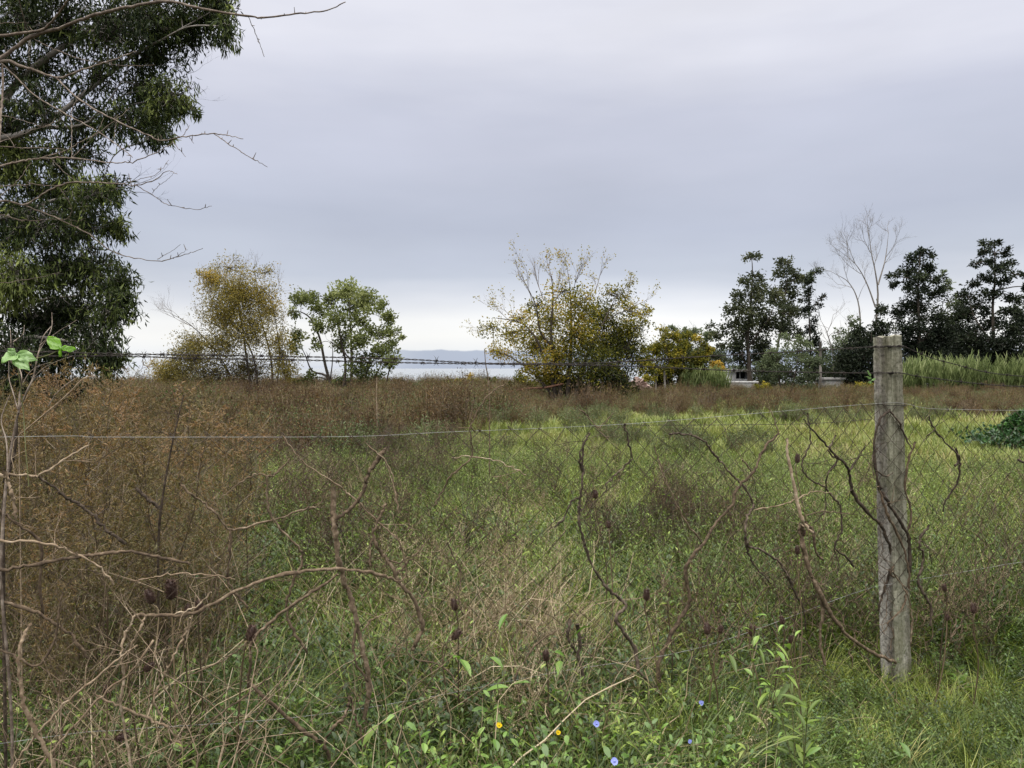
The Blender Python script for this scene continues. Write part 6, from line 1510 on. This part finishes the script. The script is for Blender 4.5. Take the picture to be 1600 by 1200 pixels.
for i, (x, y, Y, nst, nl, L, Wr, mt, lab) in enumerate([
    (662, 1130, 2.35, 2, 7, .055, .42, 'bright', "leafy plant with a bright yellow-green top leaf at the bottom centre"),
    (780, 1160, 2.2, 3, 9, .06, .45, 'bright', "oval-leaved green plant beneath the left yellow flower"),
    (828, 1130, 2.3, 3, 9, .055, .42, 'bright', "pale green leafy sprig just left of the right yellow flower"),
    (722, 1175, 2.15, 2, 8, .06, .4, 'weed', "dull green leafy plant at the bottom edge left of the oval-leaved one"),
    (620, 1165, 2.2, 2, 8, .055, .38, 'weed', "dark green leafy plant at the bottom edge near the forked stem base"),
    (1248, 1045, 2.75, 5, 9, .13, .16, 'weed', "clump of long pointed leaves left of the foot of the post"),
    (1396, 1165, 2.2, 2, 4, .12, .24, 'bright', "upright blade-like leaf below the post at the bottom"),
    (1080, 1125, 2.45, 3, 8, .07, .3, 'weed', "leafy plant right of the pale blue flowers at the bottom"),
    (1180, 1160, 2.3, 4, 10, .05, .25, 'bright', "fine yellowish leafy clump at the bottom right of centre"),
    (560, 1165, 2.25, 2, 5, .14, .2, 'weed', "long dark blade leaves at the bottom left of centre"),
    (805, 985, 2.9, 3, 6, .13, .25, 'bright', "tall green dock leaves beside the straw patch"),
    (1185, 960, 3.1, 3, 7, .09, .3, 'bright', "pale bluish green leaves below the arching vine")]):
    sprig_plant(x, y, Y, lab, nst, nl, L, Wr, 300 + i, mt)

def flat_mat(name, col, transl=.3):
    return leaf_mat(name, [(0, tuple(c * .75 for c in col)), (1, col)], inst=0, patch=0, transl=transl, gloss=0)
M['blue'] = flat_mat("chicory_blue", (.36, .42, .88)); M['yel'] = flat_mat("petal_yellow", (.85, .62, .03))
def flower(px, py, Y, dia, np_, mat, label, seed, tilt):
    g = np.random.default_rng(seed); c = at(px, py, Y)
    rt = empty("flower", (float(c[0]), Y, float(ground_h(c[0], Y))), label, "flower")
    nrm = norm(np.array([g.normal() * .3, -1.0, tilt])); e1 = norm(np.cross(nrm, [0, 0, 1.0])); e2 = np.cross(nrm, e1)
    for k in range(np_):
        a_ = k * 2 * math.pi / np_ + g.normal() * .08; d = e1 * math.cos(a_) + e2 * math.sin(a_); s = np.cross(nrm, d)
        L = dia / 2 * .85 * g.uniform(.85, 1.1); K = 5; pm_ = MB(); q = np.linspace(.08, 1, K); wd = L * 1.9 * math.pi / np_ * np.array([.25, .6, .95, 1.0, .7]) * .55
        V = np.concatenate([[c + d * L * qq + sg * s * ww + nrm * (.25 * L * qq ** 2) for sg in (-1, 1)] for qq, ww in zip(q, wd)])
        Q = [[2 * i, 2 * i + 1, 2 * i + 3, 2 * i + 2] for i in range(K - 1)]
        pm_.add(V, mat, quads=Q, tint=g.uniform(.4, 1)); pm_.build("petal", rt)
    sm_ = MB(); P = smooth_path([c, c - nrm * .012 - [0, 0, .02], np.array([c[0] + .01, Y, c[2] * .5]), np.array([c[0], Y, 0])], 4)
    tubes(sm_, P, .0013, M['stemg'], n=4); sm_.build("stem", rt)
    cm = MB(); tubes(cm, np.array([c - nrm * .002, c + nrm * .003, c + nrm * .005]), np.array([dia * .10, dia * .12, dia * .05]), M['yel'] if mat is M['yel'] else M['blue'], n=8, cap=True, tint=0); cm.build("flower_center", rt)
for i, (x, y, Y, dia, n_, mt, lab, tl) in enumerate([
    (932, 1131, 2.35, .022, 9, 'blue', "blue flower with rounded outline, leftmost of the blue ones", .5), (960, 1190, 2.2, .024, 10, 'blue', "blue flower at the very bottom edge", .9), (1096, 1098, 2.5, .018, 8, 'blue', "pale blue flower farthest to the right", .2),
    (1078, 1158, 2.3, .014, 7, 'blue', "small half-closed blue flower low right of the others", .1), (780, 1133, 2.35, .019, 8, 'yel', "left yellow flower among the oval leaves", .5), (872, 1144, 2.3, .016, 8, 'yel', "right yellow-orange flower in dark grass", .4)]):
    flower(x, y, Y, dia, n_, M[mt], lab, 700 + i, tl)

for o in bpy.data.objects:
    if o.parent is not None and "category" in o: del o["category"]
